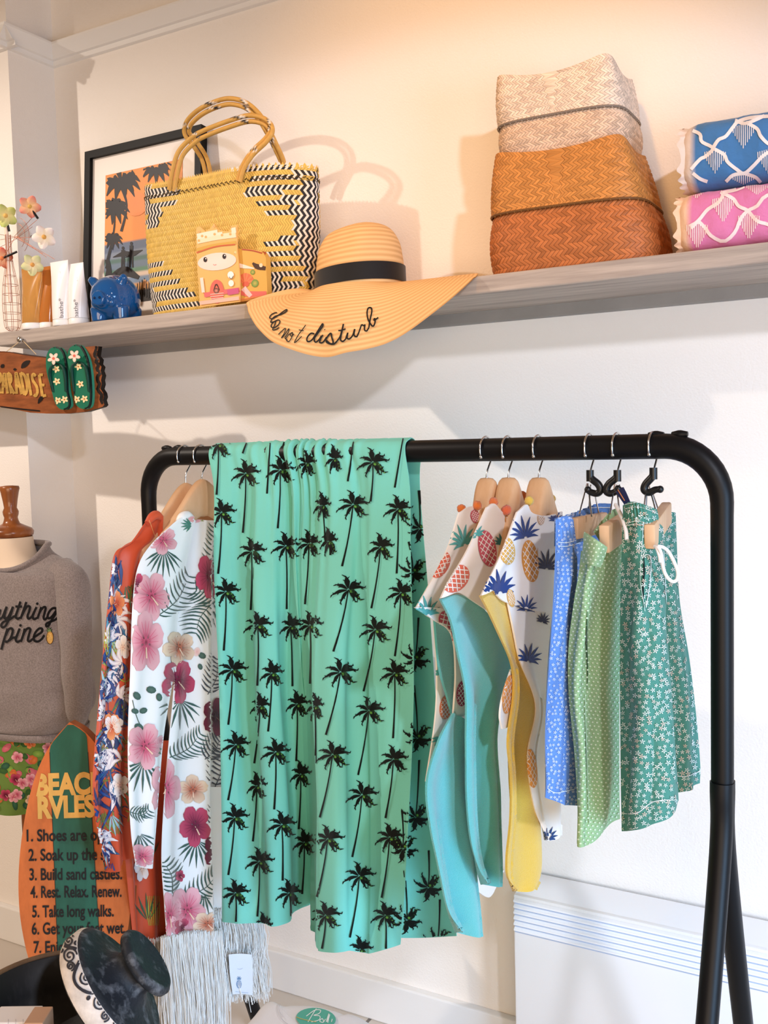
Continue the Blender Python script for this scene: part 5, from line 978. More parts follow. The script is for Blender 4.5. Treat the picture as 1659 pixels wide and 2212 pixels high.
# ------------------------------------------------------------------ lidded baskets
def basket(label, xl, xr, yf, yb, z0, zr_, zt_, top, cb, cl, pk, tilt=0, nu=104):
    cx = (xl + xr) / 2; cy = (yf + yb) / 2; a0, b0 = (xr - xl) / 2, (yb - yf) / 2; tcx, ta, tb = top
    root = thing('lidded_basket', label, 'basket', (cx, cy, z0)); fr_ = (zr_ - z0) / (zt_ - z0)
    C0 = np.array((cx, cy, 0)); C1 = np.array((tcx, cy, 0)); Cm = C0 + (C1 - C0) * fr_; am, bm = a0 + (ta - a0) * fr_, b0 + (tb - b0) * fr_
    def strands(c, v):
        def f(u_, v_, i, j): return lin(c) * (v + (1.16 - v) * rng.random())
        return f
    pt, Sf = loft(C0, Cm, (a0 * .96, b0 * .96), (am, bm), lambda x, y, v: z0 + v * (zr_ + tilt * x - z0 + .01), 4., 4.5, .008)
    mb = MB(); wall_of(mb, pt, tuple(int(q * .5) for q in cb), 96, 10); mb.grid(np.array([[pt(u_, 0) for u_ in np.arange(64) / 64], [(cx, cy, z0 + .001)] * 64]), tuple(int(q * .5) for q in cb), True)
    weave(mb, Sf, nu, 12, strands(cb, .72), .0022, .01, 1, chev=True); mb.build('base', STRAW, root)
    pt2, Sf2 = loft(Cm, C1, (am + .006, bm + .006), (ta, tb), lambda x, y, v: zr_ + tilt * x * (1 - v) + v * (zt_ + tilt * x - zr_), 4.5, 9., .002, pk)
    mb = MB(); wall_of(mb, pt2, tuple(int(q * .5) for q in cl), 120, 10)
    cz = np.mean([pt2(u_, 1)[2] for u_ in np.arange(40) / 40]) - pk * .5 - .008
    mb.grid(np.array([[pt2(u_, 1) * (1 - f) + np.array((tcx, cy, cz)) * f for u_ in np.arange(80) / 80] for f in (0, .3, .65, 1)]), tuple(int(q * .8) for q in cl), True)
    weave(mb, Sf2, nu, 14, strands(cl, .76), .0020, 0, 1, chev=True); lid = mb.build('lid', STRAW, root)
    mb = MB(); L = np.array([Sf2(u_, 0.015)[0] + Sf2(u_, 0.015)[1] * .001 for u_ in np.linspace(0, 1, 161)]); tw = np.linspace(0, 2 * math.pi * 70, 161)
    mb.tube(L, .0026, tuple(int(q * .55) for q in cl), n=6, cap=False)
    for k in range(0, 160, 2): mb.tube([L[k] + (0, 0, .002), L[k + 1] - (0, 0, .002)], .002, tuple(int(q * .8) for q in cl), n=4)
    mb.build('plaited_rim', STRAW, lid); return zt_
yf = 1.832
xl, xr = at(1044, 560, yf + .02)[0], at(1432, 470, yf + .06)[0]
tl, tr = at(1066, 345, 1.86), at(1345, 284, 1.86)
z1 = (tl[2] + tr[2]) / 2 - .008
basket('brown woven lidded basket carrying the pale one on the shelf', xl, xr, yf, 2.062, SZ, at(1190, 448, 1.835)[2], z1, ((tl[0] + tr[0]) / 2, (tr[0] - tl[0]) / 2, .095), (188, 112, 62), (204, 138, 72), .016, -.003)
tl2, tr2 = at(1069, 178, 1.87), at(1318, 108, 1.87); bl2, br2 = at(1075, 330, 1.88), at(1372, 300, 1.90)
zb = z1 - .006; cy = .0
basket('pale woven lidded basket on top of the brown basket', bl2[0], br2[0] - .012, 1.862, 2.045, zb, at(1190, 250, 1.86)[2], (tl2[2] + tr2[2]) / 2 - .012, ((tl2[0] + tr2[0]) / 2, (tr2[0] - tl2[0]) / 2, .088), (226, 196, 170), (236, 214, 194), .022, -.002)

# ------------------------------------------------------------------ folded quilts
def quilt(label, x0, z0, z1, col, trim, grid, lc, yf=1.835):
    root = thing('folded_quilt', label, 'quilt', ((x0 + .12) / 2, 1.95, z0), 'folded quilts at the right end of the shelf')
    mb = MB(); x1 = .16; nY = 40
    def sec(x_, k=1.0):
        t = np.arange(nY) / nY * 2 * math.pi; ct, st = np.cos(t), np.sin(t); h = (z1 - z0) / 2; zc = (z0 + z1) / 2
        y = 1.95 + np.sign(ct) * np.abs(ct) ** .42 * (1.95 - yf) * k; z = zc + np.sign(st) * np.abs(st) ** .55 * h * k
        w_ = .003 * np.sin(x_ * 130 + t * 3) * np.sin(t * 5 + x_ * 40); return np.stack([np.full(nY, x_), y + w_ * ct, z + w_ * .3 * st], 1)
    xs = [x0, x0 + .002, x0 + .008, x0 + .018] + list(np.linspace(x0 + .03, x1, 50)); ks = [.55, .82, .93, .975] + [1.] * 50
    P = np.array([sec(a, k) for a, k in zip(xs, ks)]); P[:, :, 2] = np.maximum(P[:, :, 2], z0)
    cc = np.array([[lin(trim if a < x0 + .026 else col)] * nY for a in xs]); mb.grid(P, cc, True); mb.add(P[0], [tuple(range(nY))], trim); mb.add(P[-1], [tuple(reversed(range(nY)))], col)
    p = Print(mb, off=.0008, jump=.05); grid(p); p.done(); mb.build('quilt', mat('quilted_cotton', None, .9, sheen=.2, bump=('noise', 45, .5, .006)), root)
    m = MB(); T = np.arange(120) / 120 * 2 * math.pi; ct, st = np.cos(T), np.sin(T); rw = []
    for e in (0, .35, .7, 1):
        kx = .93 + .03 * e + .012 * e * np.sin(T * 23); h = (z1 - z0) / 2
        rw.append(np.stack([x0 + .012 - e * (.013 + .004 * np.sin(T * 17 + 1)), 1.95 + np.sign(ct) * np.abs(ct) ** .42 * (1.95 - yf) * kx, np.maximum((z0 + z1) / 2 + np.sign(st) * np.abs(st) ** .55 * h * kx, z0)], 1))
    m.grid(np.array(rw), trim, True); m.build('ruffled_edge', CLOTH, root)
def comb(p, x_, y_, n, sp, ln, c, w_=2.0, up=0):
    for k in range(n):
        f = abs(k - (n - 1) / 2) / ((n - 1) / 2); p.strip([(x_ + (k - (n - 1) / 2) * sp, y_ + f * up), (x_ + (k - (n - 1) / 2) * sp, y_ + ln * (1 - .75 * f) + f * up)], w_, c, n=7)
def zb4(L): return [(1000 + x_ * .3972, 80 + y_ * .3972) for x_, y_ in L]
def gblue(p):
    c = (238, 228, 224)
    for L in ([(1240, 720), (1290, 665), (1320, 650), (1360, 605), (1300, 570), (1290, 530), (1250, 510)], [(1360, 605), (1390, 560), (1430, 540), (1470, 490), (1500, 460), (1570, 440), (1700, 430)], [(1360, 605), (1420, 640), (1440, 680), (1490, 720), (1530, 740), (1580, 700), (1640, 640), (1720, 600)], [(1530, 740), (1470, 750), (1430, 785)], [(1530, 740), (1590, 760), (1620, 790)], [(1540, 465), (1600, 500), (1620, 540), (1660, 580), (1720, 600)], [(1480, 455), (1540, 470), (1640, 430)], [(1250, 740), (1290, 770), (1330, 785)]): p.strip(zb4(L), 7.5, c, n=24)
    for x_, y_ in ((1372, 610), (1525, 475), (1660, 610)): comb(p, *zb4([(x_, y_)])[0], 11, 4.4, 52, c, 1.8, 6)
    comb(p, *zb4([(1525, 745)])[0], 13, 4.4, 22, c, 1.8, 4)
def gpink(p):
    c = (250, 226, 222)
    for L in ([(1235, 1030), (1280, 1000), (1330, 940), (1390, 900), (1410, 850), (1330, 820), (1290, 815)], [(1280, 1000), (1320, 1040), (1350, 1080), (1420, 1110), (1480, 1060), (1510, 990), (1550, 945), (1600, 920), (1640, 870), (1720, 840)], [(1410, 850), (1470, 880), (1500, 920), (1550, 945), (1600, 1000), (1660, 1020), (1720, 1060)], [(1410, 850), (1490, 830), (1560, 800)], [(1280, 1000), (1240, 1040)]): p.strip(zb4(L), 7.5, c, n=24)
    for x_, y_ in ((1415, 870), (1555, 960), (1275, 1010)): comb(p, *zb4([(x_, y_)])[0], 12, 4.0, 56, c, 1.9, 5)
    comb(p, *zb4([(1270, 825)])[0], 10, 4, 22, c, 1.8, 2); comb(p, *zb4([(1600, 805)])[0], 12, 4, 22, c, 1.8, 2)
qz = at(1560, 398, 1.84)[2]
quilt('folded pink quilt with white trellis pattern, lower of the two', at(1470, 470, 1.88)[0], SZ, qz, (222, 128, 176), (238, 200, 168), gpink, (250, 226, 222))
quilt('folded blue quilt with white trellis pattern, upper of the two', at(1478, 330, 1.88)[0], qz + .001, at(1560, 252, 1.86)[2], (68, 122, 178), (226, 208, 196), gblue, (238, 228, 224))
# ================================================================== hanging wooden sign with flip-flops
BROWN = mat('burnt_brown_wood', None, .5, var=.45, vscale=9, stretch=(1, 6, 5), spec=.35, bump=('noise', 40, .2, .001, (.6, 5, 5)))
YS = 1.795
sg_ = lambda L, Y=YS: [at(x_ * .14467, 730 + y_ * .14467, Y) for x_, y_ in L]
kn = at(49, 734, 1.82)
root = thing('hanging_sign', 'brown wooden sign with carved yellow lettering and two green flip-flops, hanging from the shelf edge', 'sign', sg_([(700, 600)])[0])
mb = MB(); out = [(-900, 330), (-500, 230), (-100, 195), (60, 200), (200, 215), (400, 248), (690, 285), (1000, 220), (1250, 135), (1420, 120), (1465, 125), (1445, 270), (1490, 320), (1480, 390), (1515, 430), (1500, 490), (1525, 560), (1508, 630), (1520, 690), (1500, 760), (1540, 820), (1552, 880), (1535, 930), (1558, 1000), (1530, 1030), (1300, 1100), (1000, 1130), (700, 1130), (450, 1115), (200, 1065), (0, 1035), (-400, 1020), (-900, 1060)]
mb.prism(sg_(out), (0, .014, 0), (150, 84, 44), (26, 18, 14))
p = Print(mb, off=.0007, jump=.05); z3 = lambda x_, y_: (x_ * .14467, 730 + y_ * .14467)
for L, w_ in (([(1420, 125), (1455, 130), (1430, 200), (1415, 260), (1460, 310), (1430, 350), (1470, 400), (1450, 470), (1500, 520), (1460, 570), (1460, 640), (1490, 690), (1460, 770), (1520, 850), (1510, 920), (1540, 980)], 7), ([(-300, 215), (60, 205), (200, 220), (400, 252), (690, 290)], 1.6), ([(320, 450), (380, 390), (450, 340)], 12), ([(20, 400), (60, 440)], 10), ([(200, 470), (250, 470)], 6), ([(570, 980), (620, 900), (650, 900)], 9), ([(0, 1025), (300, 1060), (600, 1090)], 3)): p.strip([z3(*q) for q in L], [w_ * .2, w_ * .85, w_, w_ * .8, w_ * .2] if len(L) < 4 and w_ > 4 else w_, (30, 20, 16), n=30)
p.off += .0005; Yl = (206, 160, 80); LW = 6.0
for L in ([(0, 830), (-30, 530)], [(-30, 530), (10, 540), (20, 620), (-20, 690)],
          [(40, 830), (70, 530), (120, 830)], [(55, 720), (110, 720)], [(175, 830), (120, 520)], [(120, 520), (165, 560), (170, 640), (140, 690)], [(145, 690), (220, 835)], [(255, 835), (245, 520), (330, 840)], [(260, 720), (310, 720)],
          [(370, 850), (310, 520)], [(310, 520), (370, 560), (410, 700), (400, 810), (370, 855)], [(470, 860), (415, 530)], [(540, 570), (505, 540), (485, 580), (500, 640), (550, 720), (565, 800), (540, 865), (510, 845)], [(640, 870), (590, 550)], [(590, 550), (645, 550)], [(610, 700), (670, 705)], [(640, 870), (695, 855)]):
    p.strip([z3(*q) for q in L], LW, Yl, n=max(8, len(L) * 6))
p.done(); mb.build('board', BROWN, root)
GRN = mat('green_foam', None, .55, spec=.35)
def flop(out, strap, flw, small):
    mb = MB(); L = cr(np.array(out + [out[0]], float), 60)[:-1]; f = sg_([tuple(q) for q in L], YS - .013); mb.prism(f, (0, .0125, 0), (22, 112, 84), (58, 150, 120))
    b = MB(); b.prism(f, (0, .002, 0)); p = Print(mb, off=.0006, jump=.05); Lp = [z3(*q) for q in np.concatenate([L, L[:2]])]; p.strip(Lp, 5.0, (8, 30, 28), n=120)
    for q in small: frangi(p, *z3(*q), 8, .5, (244, 222, 170), (200, 120, 60))
    p.done(); o = mb.build('flip_flop', GRN, root, auto=40)
    m = MB(); bb = mb.bvh()
    for S_ in strap: m.tube([at(*z3(x_, y_), YS - .013 - h_) for x_, y_, h_ in S_], [.0025, .0045, .0035], (10, 62, 50), n=8, smooth=18)
    m.build('strap', GRN, o)
    m = MB(); p = Print(m, off=.0085, jump=.05, bvh=bb); frangi(p, *z3(*flw), 13, .3, (248, 236, 220), (226, 110, 90), (240, 200, 180))
    p.done(); m.build('toe_flower', PAINT, o)
flop([(820, 130), (740, 170), (690, 290), (695, 500), (760, 750), (820, 960), (880, 1050), (960, 1070), (1030, 1030), (1040, 940), (1010, 800), (1000, 600), (985, 380), (950, 230), (890, 150)], [[(845, 380, 0), (770, 430, .006), (745, 560, .004), (800, 800, 0)], [(850, 380, 0), (940, 440, .006), (975, 600, .004), (985, 800, 0)]], (838, 310), [(842, 465), (850, 650), (862, 935), (965, 920)])
flop([(1130, 95), (1040, 150), (1005, 270), (1020, 420), (1075, 600), (1100, 800), (1120, 960), (1180, 1040), (1270, 1060), (1340, 1010), (1360, 850), (1350, 600), (1320, 380), (1270, 230), (1200, 120)], [[(1165, 360, 0), (1080, 420, .006), (1080, 560, .004), (1110, 800, 0)], [(1170, 360, 0), (1270, 420, .006), (1310, 600, .004), (1330, 800, 0)]], (1148, 270), [(1172, 428), (1200, 690), (1148, 918), (1262, 910)])
mb = MB(); mb.tube([kn + (0, -.002, 0), *(at(*z3(540, 245), YS + .003)[None])], .0011, (214, 184, 140), n=5); mb.tube([kn + (0, -.002, 0), at(*z3(100, 200), YS + .003)], .0011, (214, 184, 140), n=5); mb.build('string', CLOTH, root)
mb = MB(); mb.lathe([(0, .0), (.004, 0), (.004, .006), (.008, .009), (.009, .013), (.006, .017), (0, .018)], (200, 190, 180), n=18, axis=(0, -1, 0), org=kn + (0, .002, 0)); mb.build('knob', METAL, root)

# ================================================================== mannequin with sweatshirt
XM, YM = at(27, 1180, 1.76)[0], 1.76
root = thing('mannequin', 'cream dress form with turned wooden finial, wearing grey sweatshirt and tropical leggings', 'mannequin', (XM, YM, 0))
LIN = mat('cream_linen', (236, 216, 192), .85, bump=('noise', 400, .2, .0006))
FIN = mat('varnished_wood', (156, 92, 46), .28, col2=(124, 66, 30), vscale=10, stretch=(3, 3, .6), spec=.5, coat=.3)
zc = at(30, 1150, YM)[2]
mb = MB(); mb.lathe([(r_ * .86, h_) for r_, h_ in [(0, -.014), (.055, -.014), (.064, -.008), (.066, .002), (.060, .010), (.040, .018), (.026, .024), (.022, .032), (.020, .040), (.023, .048), (.024, .056), (.019, .066), (.022, .085), (.027, .108), (.030, .118), (.028, .124), (.010, .126), (0, .126)]], (150, 90, 45), n=36, org=(XM, YM, zc)); mb.build('finial', FIN, root)
def body_ring(c, a, b, n=56, ex=2.3): t = np.arange(n) / n * 2 * math.pi; ct, st = np.cos(t), np.sin(t); e = 2 / ex; return np.stack([c[0] + a * np.sign(ct) * np.abs(ct) ** e, c[1] + b * np.sign(st) * np.abs(st) ** e, np.full(n, c[2])], 1)
mb = MB(); mb.grid(cr(np.array([body_ring((XM, YM, zc - .012), .052, .05), body_ring((XM, YM, zc - .04), .056, .054), body_ring((XM, YM, zc - .075), .075, .06), body_ring((XM, YM, zc - .11), .12, .07), body_ring((XM, YM, zc - .2), .15, .085), body_ring((XM, YM, zc - .45), .10, .075), body_ring((XM, YM, zc - .55), .09, .07)]), 40), close=True); mb.build('torso', LIN, root)
SWT = mat('grey_sweat_jersey', None, .95, var=.3, vscale=300, sheen=.3, bump=('noise', 500, .5, .001), spec=.15)
hw = lambda x_, y_: (at(x_, y_, YM)[0] - XM, at(x_, y_, YM)[2])
R_ = []
for x_, y_, b in ((90, 1190, .062), (100, 1205, .068), (130, 1222, .080), (152, 1250, .092), (160, 1320, .102), (168, 1400, .110), (176, 1480, .118), (180, 1530, .120), (168, 1556, .116), (160, 1572, .112), (158, 1580, .108)):
    a, z_ = hw(x_, y_); R_.append(body_ring((XM, YM, z_), a, b, 72, 2.4))
R_ = np.array(R_); 
for k_, dz_ in ((0, .05), (1, .036), (2, .014)): R_[k_][:, 2] -= dz_ * np.clip((YM - R_[k_][:, 1]) / .06, -.3, 1)
G = cr(R_, 90); v = np.linspace(0, 1, 90)[:, None]; th_ = np.arange(72)[None] / 72 * 2 * math.pi
rad = G - np.array((XM, YM, 0)); rad[:, :, 2] = 0; rad /= np.linalg.norm(rad, axis=2)[..., None] + 1e-9
G = G + rad * (.005 * np.sin(th_ * 5 + v * 5) * np.clip(v - .2, 0, 1) + .004 * np.sin(v * 20 + th_ * 3) * (v > .6))[..., None]
GR = (146, 136, 134); mb = MB(); mb.grid(G, GR, True)
p = Print(mb, off=.0012, jump=.03); zt_ = lambda L: [(x_ * .08439, 1280 + y_ * .08439) for x_, y_ in L]; K = (16, 14, 16)
for L in ([(-340, 680), (-220, 420), (-160, 640), (-60, 420), (-20, 560), (10, 430)], [(20, 430), (-20, 560), (-40, 680), (60, 640), (130, 480), (180, 360)], [(180, 360), (120, 580), (140, 670), (220, 620), (290, 480), (340, 360)], [(340, 360), (280, 560), (210, 740), (140, 860), (70, 890), (40, 830), (100, 750), (250, 690), (380, 600)],
          [(380, 640), (440, 500), (530, 230)], [(440, 500), (410, 620), (460, 670), (520, 640)], [(400, 355), (570, 360)], [(680, 240), (600, 480), (530, 670)], [(560, 600), (640, 440), (710, 350), (770, 370), (750, 480), (710, 600), (740, 670), (820, 620)], [(820, 620), (940, 370)], [(880, 500), (840, 620), (880, 680), (950, 650)], [(1060, 370), (1020, 500), (960, 670)], [(980, 600), (1050, 450), (1130, 370), (1170, 400), (1140, 540), (1120, 640), (1150, 690), (1210, 640)],
          [(1460, 410), (1360, 400), (1270, 480), (1220, 610), (1260, 660), (1350, 590), (1470, 410)], [(1480, 410), (1400, 580), (1300, 740), (1240, 850), (1190, 860), (1190, 800), (1280, 750), (1420, 690), (1530, 580)],
          [(200, 920), (150, 1080), (100, 1240), (40, 1460)], [(150, 1100), (230, 940), (310, 920), (330, 1000), (280, 1160), (190, 1260), (140, 1240)], [(240, 1230), (330, 1160), (420, 1130), (510, 920)], [(450, 1080), (410, 1200), (450, 1260), (530, 1230)], [(640, 920), (600, 1080), (540, 1260)], [(570, 1160), (650, 980), (730, 910), (780, 950), (740, 1100), (720, 1210), (760, 1250), (850, 1180)], [(850, 1160), (960, 1090), (1070, 1010), (1080, 930), (1010, 920), (920, 1010), (870, 1130), (890, 1230), (980, 1250), (1070, 1190), (1140, 1090)]):
    p.strip(zt_(L), 5.0, K, n=max(10, len(L) * 6))
for x_, y_ in ((960, 285), (530, 840)): p.blob(*zt_([(x_, y_)])[0], 2.9, 3.1, 0, K, n=9, rings=1)
q = zt_([(1280, 1150)])[0]; p.blob(*q, 7.6, 14, -.12, (226, 186, 110), (220, 170, 90), n=14); p.off += .0004; p.strip([(q[0] + 7.4 * math.cos(t) - .0, q[1] + 14 * math.sin(t)) for t in np.linspace(0, 6.28, 16)], 1.2, (90, 60, 24), n=30); crown(p, q[0] - 1.2, q[1] - 13, 5.5, -.1, (40, 60, 34), n=7); crown(p, q[0] - 1.2, q[1] - 13, 3.6, -.1, (150, 180, 120), n=5); p.done()
sw = mb.build('sweatshirt', SWT, root)
for rows in ([(-.5, 0), ],):
    a, z_ = hw(86, 1188)
    m = MB(); L = G[3]; L2_ = G[5]; m.tube(np.concatenate([G[1], G[1][:2]]) + (0, 0, .002), .0075, GR, n=8, cap=False); m.build('collar', SWT, sw)
    m = MB(); m.grid(np.array([G[84] + rad[84] * .003, G[84] + rad[84] * .006, G[88] + rad[88] * .006 - (0, 0, .012), G[88] + rad[88] * .002 - (0, 0, .016)]), GR, True); m.build('hem_rib', SWT, sw)
for sgn in (1, -1):
    pts = []
    for x_, y_, dy in ((128, 1232, 0), (158, 1262, -.01), (172, 1320, -.02), (182, 1400, -.03), (188, 1470, -.035), (186, 1525, -.03), (176, 1556, -.02)):
        a, z_ = hw(x_, y_); pts.append((XM + sgn * a * .97, YM + dy + .01, z_))
    m = MB(); m.tube(pts, [.038, .046, .044, .040, .037, .034, .024], GR, n=18, smooth=40)
    V = m.V[0]; m.V[0] = V + np.stack([.0012 * np.sin(V[:, 2] * 60), .0015 * np.sin(V[:, 2] * 45 + 1), 0 * V[:, 0]], 1); m.build('sleeve', SWT, sw)
# leggings / tropical shorts under the sweatshirt
LEG = MB()
R_ = []
for x_, y_, b in ((120, 1560, .10), (118, 1620, .10), (112, 1680, .10), (104, 1715, .096), (98, 1745, .09)):
    a, z_ = hw(x_, y_); R_.append(body_ring((XM, YM, z_), a, b, 60, 2.3))
LEG.grid(cr(np.array(R_), 30), (108, 138, 64), True); p = Print(LEG, off=.0008, jump=.02); R = random.Random(3)
for k in range(70): p.blob(R.uniform(-10, 125), R.uniform(1565, 1745), R.uniform(6, 14), R.uniform(4, 9), R.random() * 3, *(R.choice([((150, 180, 80), (110, 150, 60)), ((70, 110, 50), (50, 90, 50)), ((214, 124, 130), (200, 90, 110)), ((220, 130, 70), (200, 100, 50)), ((60, 110, 80), (40, 80, 60))])), n=9, rings=1)
for k in range(14): hib(p, R.uniform(0, 115), R.uniform(1575, 1735), 11, 11, R.choice(['pink', 'orange', 'red', 'peach']), R.random() * 3)
p.done(); LEG.build('tropical_shorts', CLOTH, root)
m = MB(); m.tube([(XM, YM, zc - .55), (XM, YM, .03)], .014, (60, 40, 26), n=14); m.lathe([(0, .03), (.03, .03), (.13, .018), (.15, .008), (.15, 0), (0, 0)], n=30, org=(XM, YM, 0)); m.build('stand', FIN, root)

# ================================================================== surfboard sign
YB = 1.50
def yb(y_): return YB + .16 * (y_ - 1562) / 560. * -1   # leaning: the foot stands forward
sb = lambda x_, y_, d=0: at(x_, y_, 1.25 + x_ * .00052 + (1850 - y_) * .00020 + d)
root = thing('surfboard_sign', 'orange and green surfboard shaped rules sign on the floor before the mannequin', 'sign', sb(165, 2110))
mb = MB(); L = cr(np.array([(150, 1560), (112, 1604), (78, 1672), (54, 1765), (41, 1870), (42, 1965), (56, 2050), (76, 2110), (110, 2190), (160, 2250), (215, 2190), (252, 2110), (276, 2010), (285, 1900), (276, 1790), (250, 1690), (215, 1620), (182, 1580), (150, 1560)], float), 90)[:-1]
mb.prism([sb(*q) for q in L], np.array((-.004, .018, 0)), (206, 112, 56), (150, 84, 44))
p = Print(mb, off=.0006, jump=.05)
TE = (38, 98, 80)
cl = lambda y_: (107 + (y_ - 1610) * .040, 192 + (y_ - 1660) * .062)
for k in range(60):
    y0 = 1566 + k * 9.; y1 = y0 + 9.6
    def X2(y_):
        a, b = cl(y_)
        # keep the stripe inside the pointed nose
        le = np.interp(y_, [1560, 1604, 1672], [150, 112, 78]); re = np.interp(y_, [1560, 1580, 1620, 1690], [150, 182, 215, 250]); return max(a, le + 1), min(b, re - 1)
    a0, b0_ = X2(y0); a1, b1_ = X2(y1); p.add([(a0, y0), (b0_, y0), (b1_, y1), (a1, y1)], [(0, 1, 2, 3)], TE)
for sd_ in (0, 1): p.strip([(cl(y_)[sd_], y_) for y_ in np.linspace(1625, 2180, 12)], 1.4, (24, 40, 34), n=30)
p.off += .0005; Y2 = (222, 176, 92)
p.text('BEACH', 78, 1717, 152, -.03, Y2, h=44, bold=.05); p.text('RVLES', 82, 1766, 124, -.03, Y2, h=44, bold=.05)
p.off += .0003; K = (20, 22, 26)
for s_, x_, y_, w_ in (('1. Shoes are optional.', 58, 1817, 232), ('2. Soak up the sun.', 62, 1859, 196), ('3. Build sand castles.', 64, 1901, 200), ('4. Rest. Relax. Renew.', 66, 1939, 197), ('5. Take long walks.', 70, 1981, 176), ('6. Get your feet wet.', 69, 2018, 203), ('7. Enjoy the fresh air.', 73, 2058, 210)): p.text(s_, x_, y_, w_, -.012, K, h=25, bold=.022)
p.done(); mb.build('board', mat('painted_board', None, .55, var=.22, vscale=26, stretch=(1, 1, .3), spec=.3, bump=('noise', 200, .25, .0008)), root, auto=40)

mb = MB(); q = sb(165, 2150, .03); mb.tube([q + (0, 0, .12), (q[0], q[1], 0)], .012, (110, 70, 40), n=10); mb.build('stake', FIN, root)

# ================================================================== things in the near corner
DARK = mat('black_stained_wood', (26, 28, 32), .5, col2=(62, 64, 68), vscale=40, stretch=(1, 1, .3), spec=.4, lo=.5, hi=.85)
YW = .93; rc = at(118, 2152, YW); RB = .128
root = thing('wooden_bowl', 'large black stained wooden bowl with a brown rim in the near left corner', 'bowl', (rc[0], rc[1], rc[2] - .10))
mb = MB(); mb.lathe([(0, -.1), (.07, -.1), (.10, -.085), (.122, -.04), (RB, 0), (RB - .006, .002), (RB - .012, 0), (.108, -.045), (.085, -.08), (0, -.088)], n=56, org=rc); mb.build('bowl', DARK, root)
mb = MB(); a = np.linspace(0, 2 * math.pi, 64); mb.tube([rc + np.array((math.cos(t) * (RB - .005), math.sin(t) * (RB - .005), .001)) for t in a], .0045, (92, 70, 50), n=8, cap=False); mb.build('rim', mat('worn_brown_rim', (104, 80, 58), .6, var=.4, vscale=30), root)
t0 = thing('stool', 'small dark stool carrying the black bowl', 'stool', (rc[0], rc[1], 0)); zt0 = rc[2] - .1005
mb = MB(); mb.lathe([(0, -.03), (.115, -.03), (.12, -.02), (.12, -.004), (.115, 0), (0, 0)], n=40, org=(rc[0], rc[1], zt0)); mb.build('seat', DARK, t0)
for k in range(4):
    a = math.pi / 4 + k * math.pi / 2; mb = MB(); mb.tube([(rc[0] + math.cos(a) * .08, rc[1] + math.sin(a) * .08, zt0 - .028), (rc[0] + math.cos(a) * .12, rc[1] + math.sin(a) * .12, 0)], [.014, .011], n=12); mb.build('leg', DARK, t0)
# carved pedestal dish lying against the bowl
STO = mat('blackened_carving', (34, 38, 44), .55, col2=(128, 132, 138), vscale=42, spec=.35, lo=.52, hi=.8, bump=('noise', 130, .6, .002))
vw = _n(np.array(((232 - CX) / FPX, (2146 - CY) / FPX, 1.))); e_ = np.array((.78, -.63, 0)); e_ = _n(e_ - vw * e_.dot(vw)); ax = RM @ (e_ * .93 - vw * .37); ax = _n(ax); dc = at(232, 2146, .93); sc_ = 1.62 / 1.55
root = thing('carved_pedestal_dish', 'black and white carved pedestal dish with spiral rim, tipped on its side over the bowl', 'dish', dc)
k_ = .93 / 1.15 * 1.0
P_ = [(0.0, -.010), (.080, -.012), (.094, -.016), (.098, -.012)]
band = [(.098, -.012), (.1015, -.004), (.1015, .022), (.097, .030)]
cone = [(.097, .030), (.088, .036), (.080, .035), (.066, .040), (.052, .044), (.044, .050), (.036, .060), (.034, .072), (.037, .080), (.050, .084), (.054, .088), (.055, .098), (.051, .104), (.046, .106), (.040, .103), (0, .101)]
mb = MB(); mb.lathe([(r_ * k_ * 1.14, h_ * k_ * .86) for r_, h_ in P_ + cone[::1]], (50, 54, 60), n=64, axis=ax, org=dc); mb.build('pedestal', STO, root)
mb = MB(); mb.lathe([(r_ * k_ * 1.14, h_ * k_ * .86) for r_, h_ in band], (224, 214, 204), n=72, axis=ax, org=dc)
p = Print(mb, off=.0009, jump=.02); zq = lambda x_, y_: (x_ * .229, 2000 + y_ * .229); K = (44, 44, 52)
def spiral(cx, cy, r, t0_, turns=1.9, hand=1, w_=3.6):
    t = np.linspace(0, turns * 2 * math.pi, 40); rr = r * (.12 + .88 * t / t[-1]); p.strip([zq(cx + math.cos(t0_ + hand * q) * s_, cy + math.sin(t0_ + hand * q) * s_ * 1.12) for q, s_ in zip(t, rr)], w_, K, n=44)
for a in ((650, 140, 55, 0), (660, 285, 68, .5), (668, 380, 42, 2), (815, 500, 74, .6), (910, 545, 36, 2.2), (945, 730, 78, .8), (990, 850, 46, 2.4), (1165, 905, 66, 1), (620, 100, 26, 1)): spiral(*a)
p.strip([zq(*q) for q in ((560, 170), (640, 200), (735, 230), (755, 310), (720, 400), (700, 490), (735, 570), (830, 630), (930, 640), (1020, 670), (1060, 760), (1060, 860), (1085, 940))], 6.5, K, n=60)
for x_, y_ in ((585, 235), (805, 375), (835, 680), (1115, 800), (715, 165)): p.blob(*zq(x_, y_), 4.5, 5.5, .4, K, n=8, rings=1)
p.done(); mb.build('carved_band', mat('carved_band', None, .6, var=.2, vscale=60, bump=('noise', 160, .4, .001)), root)
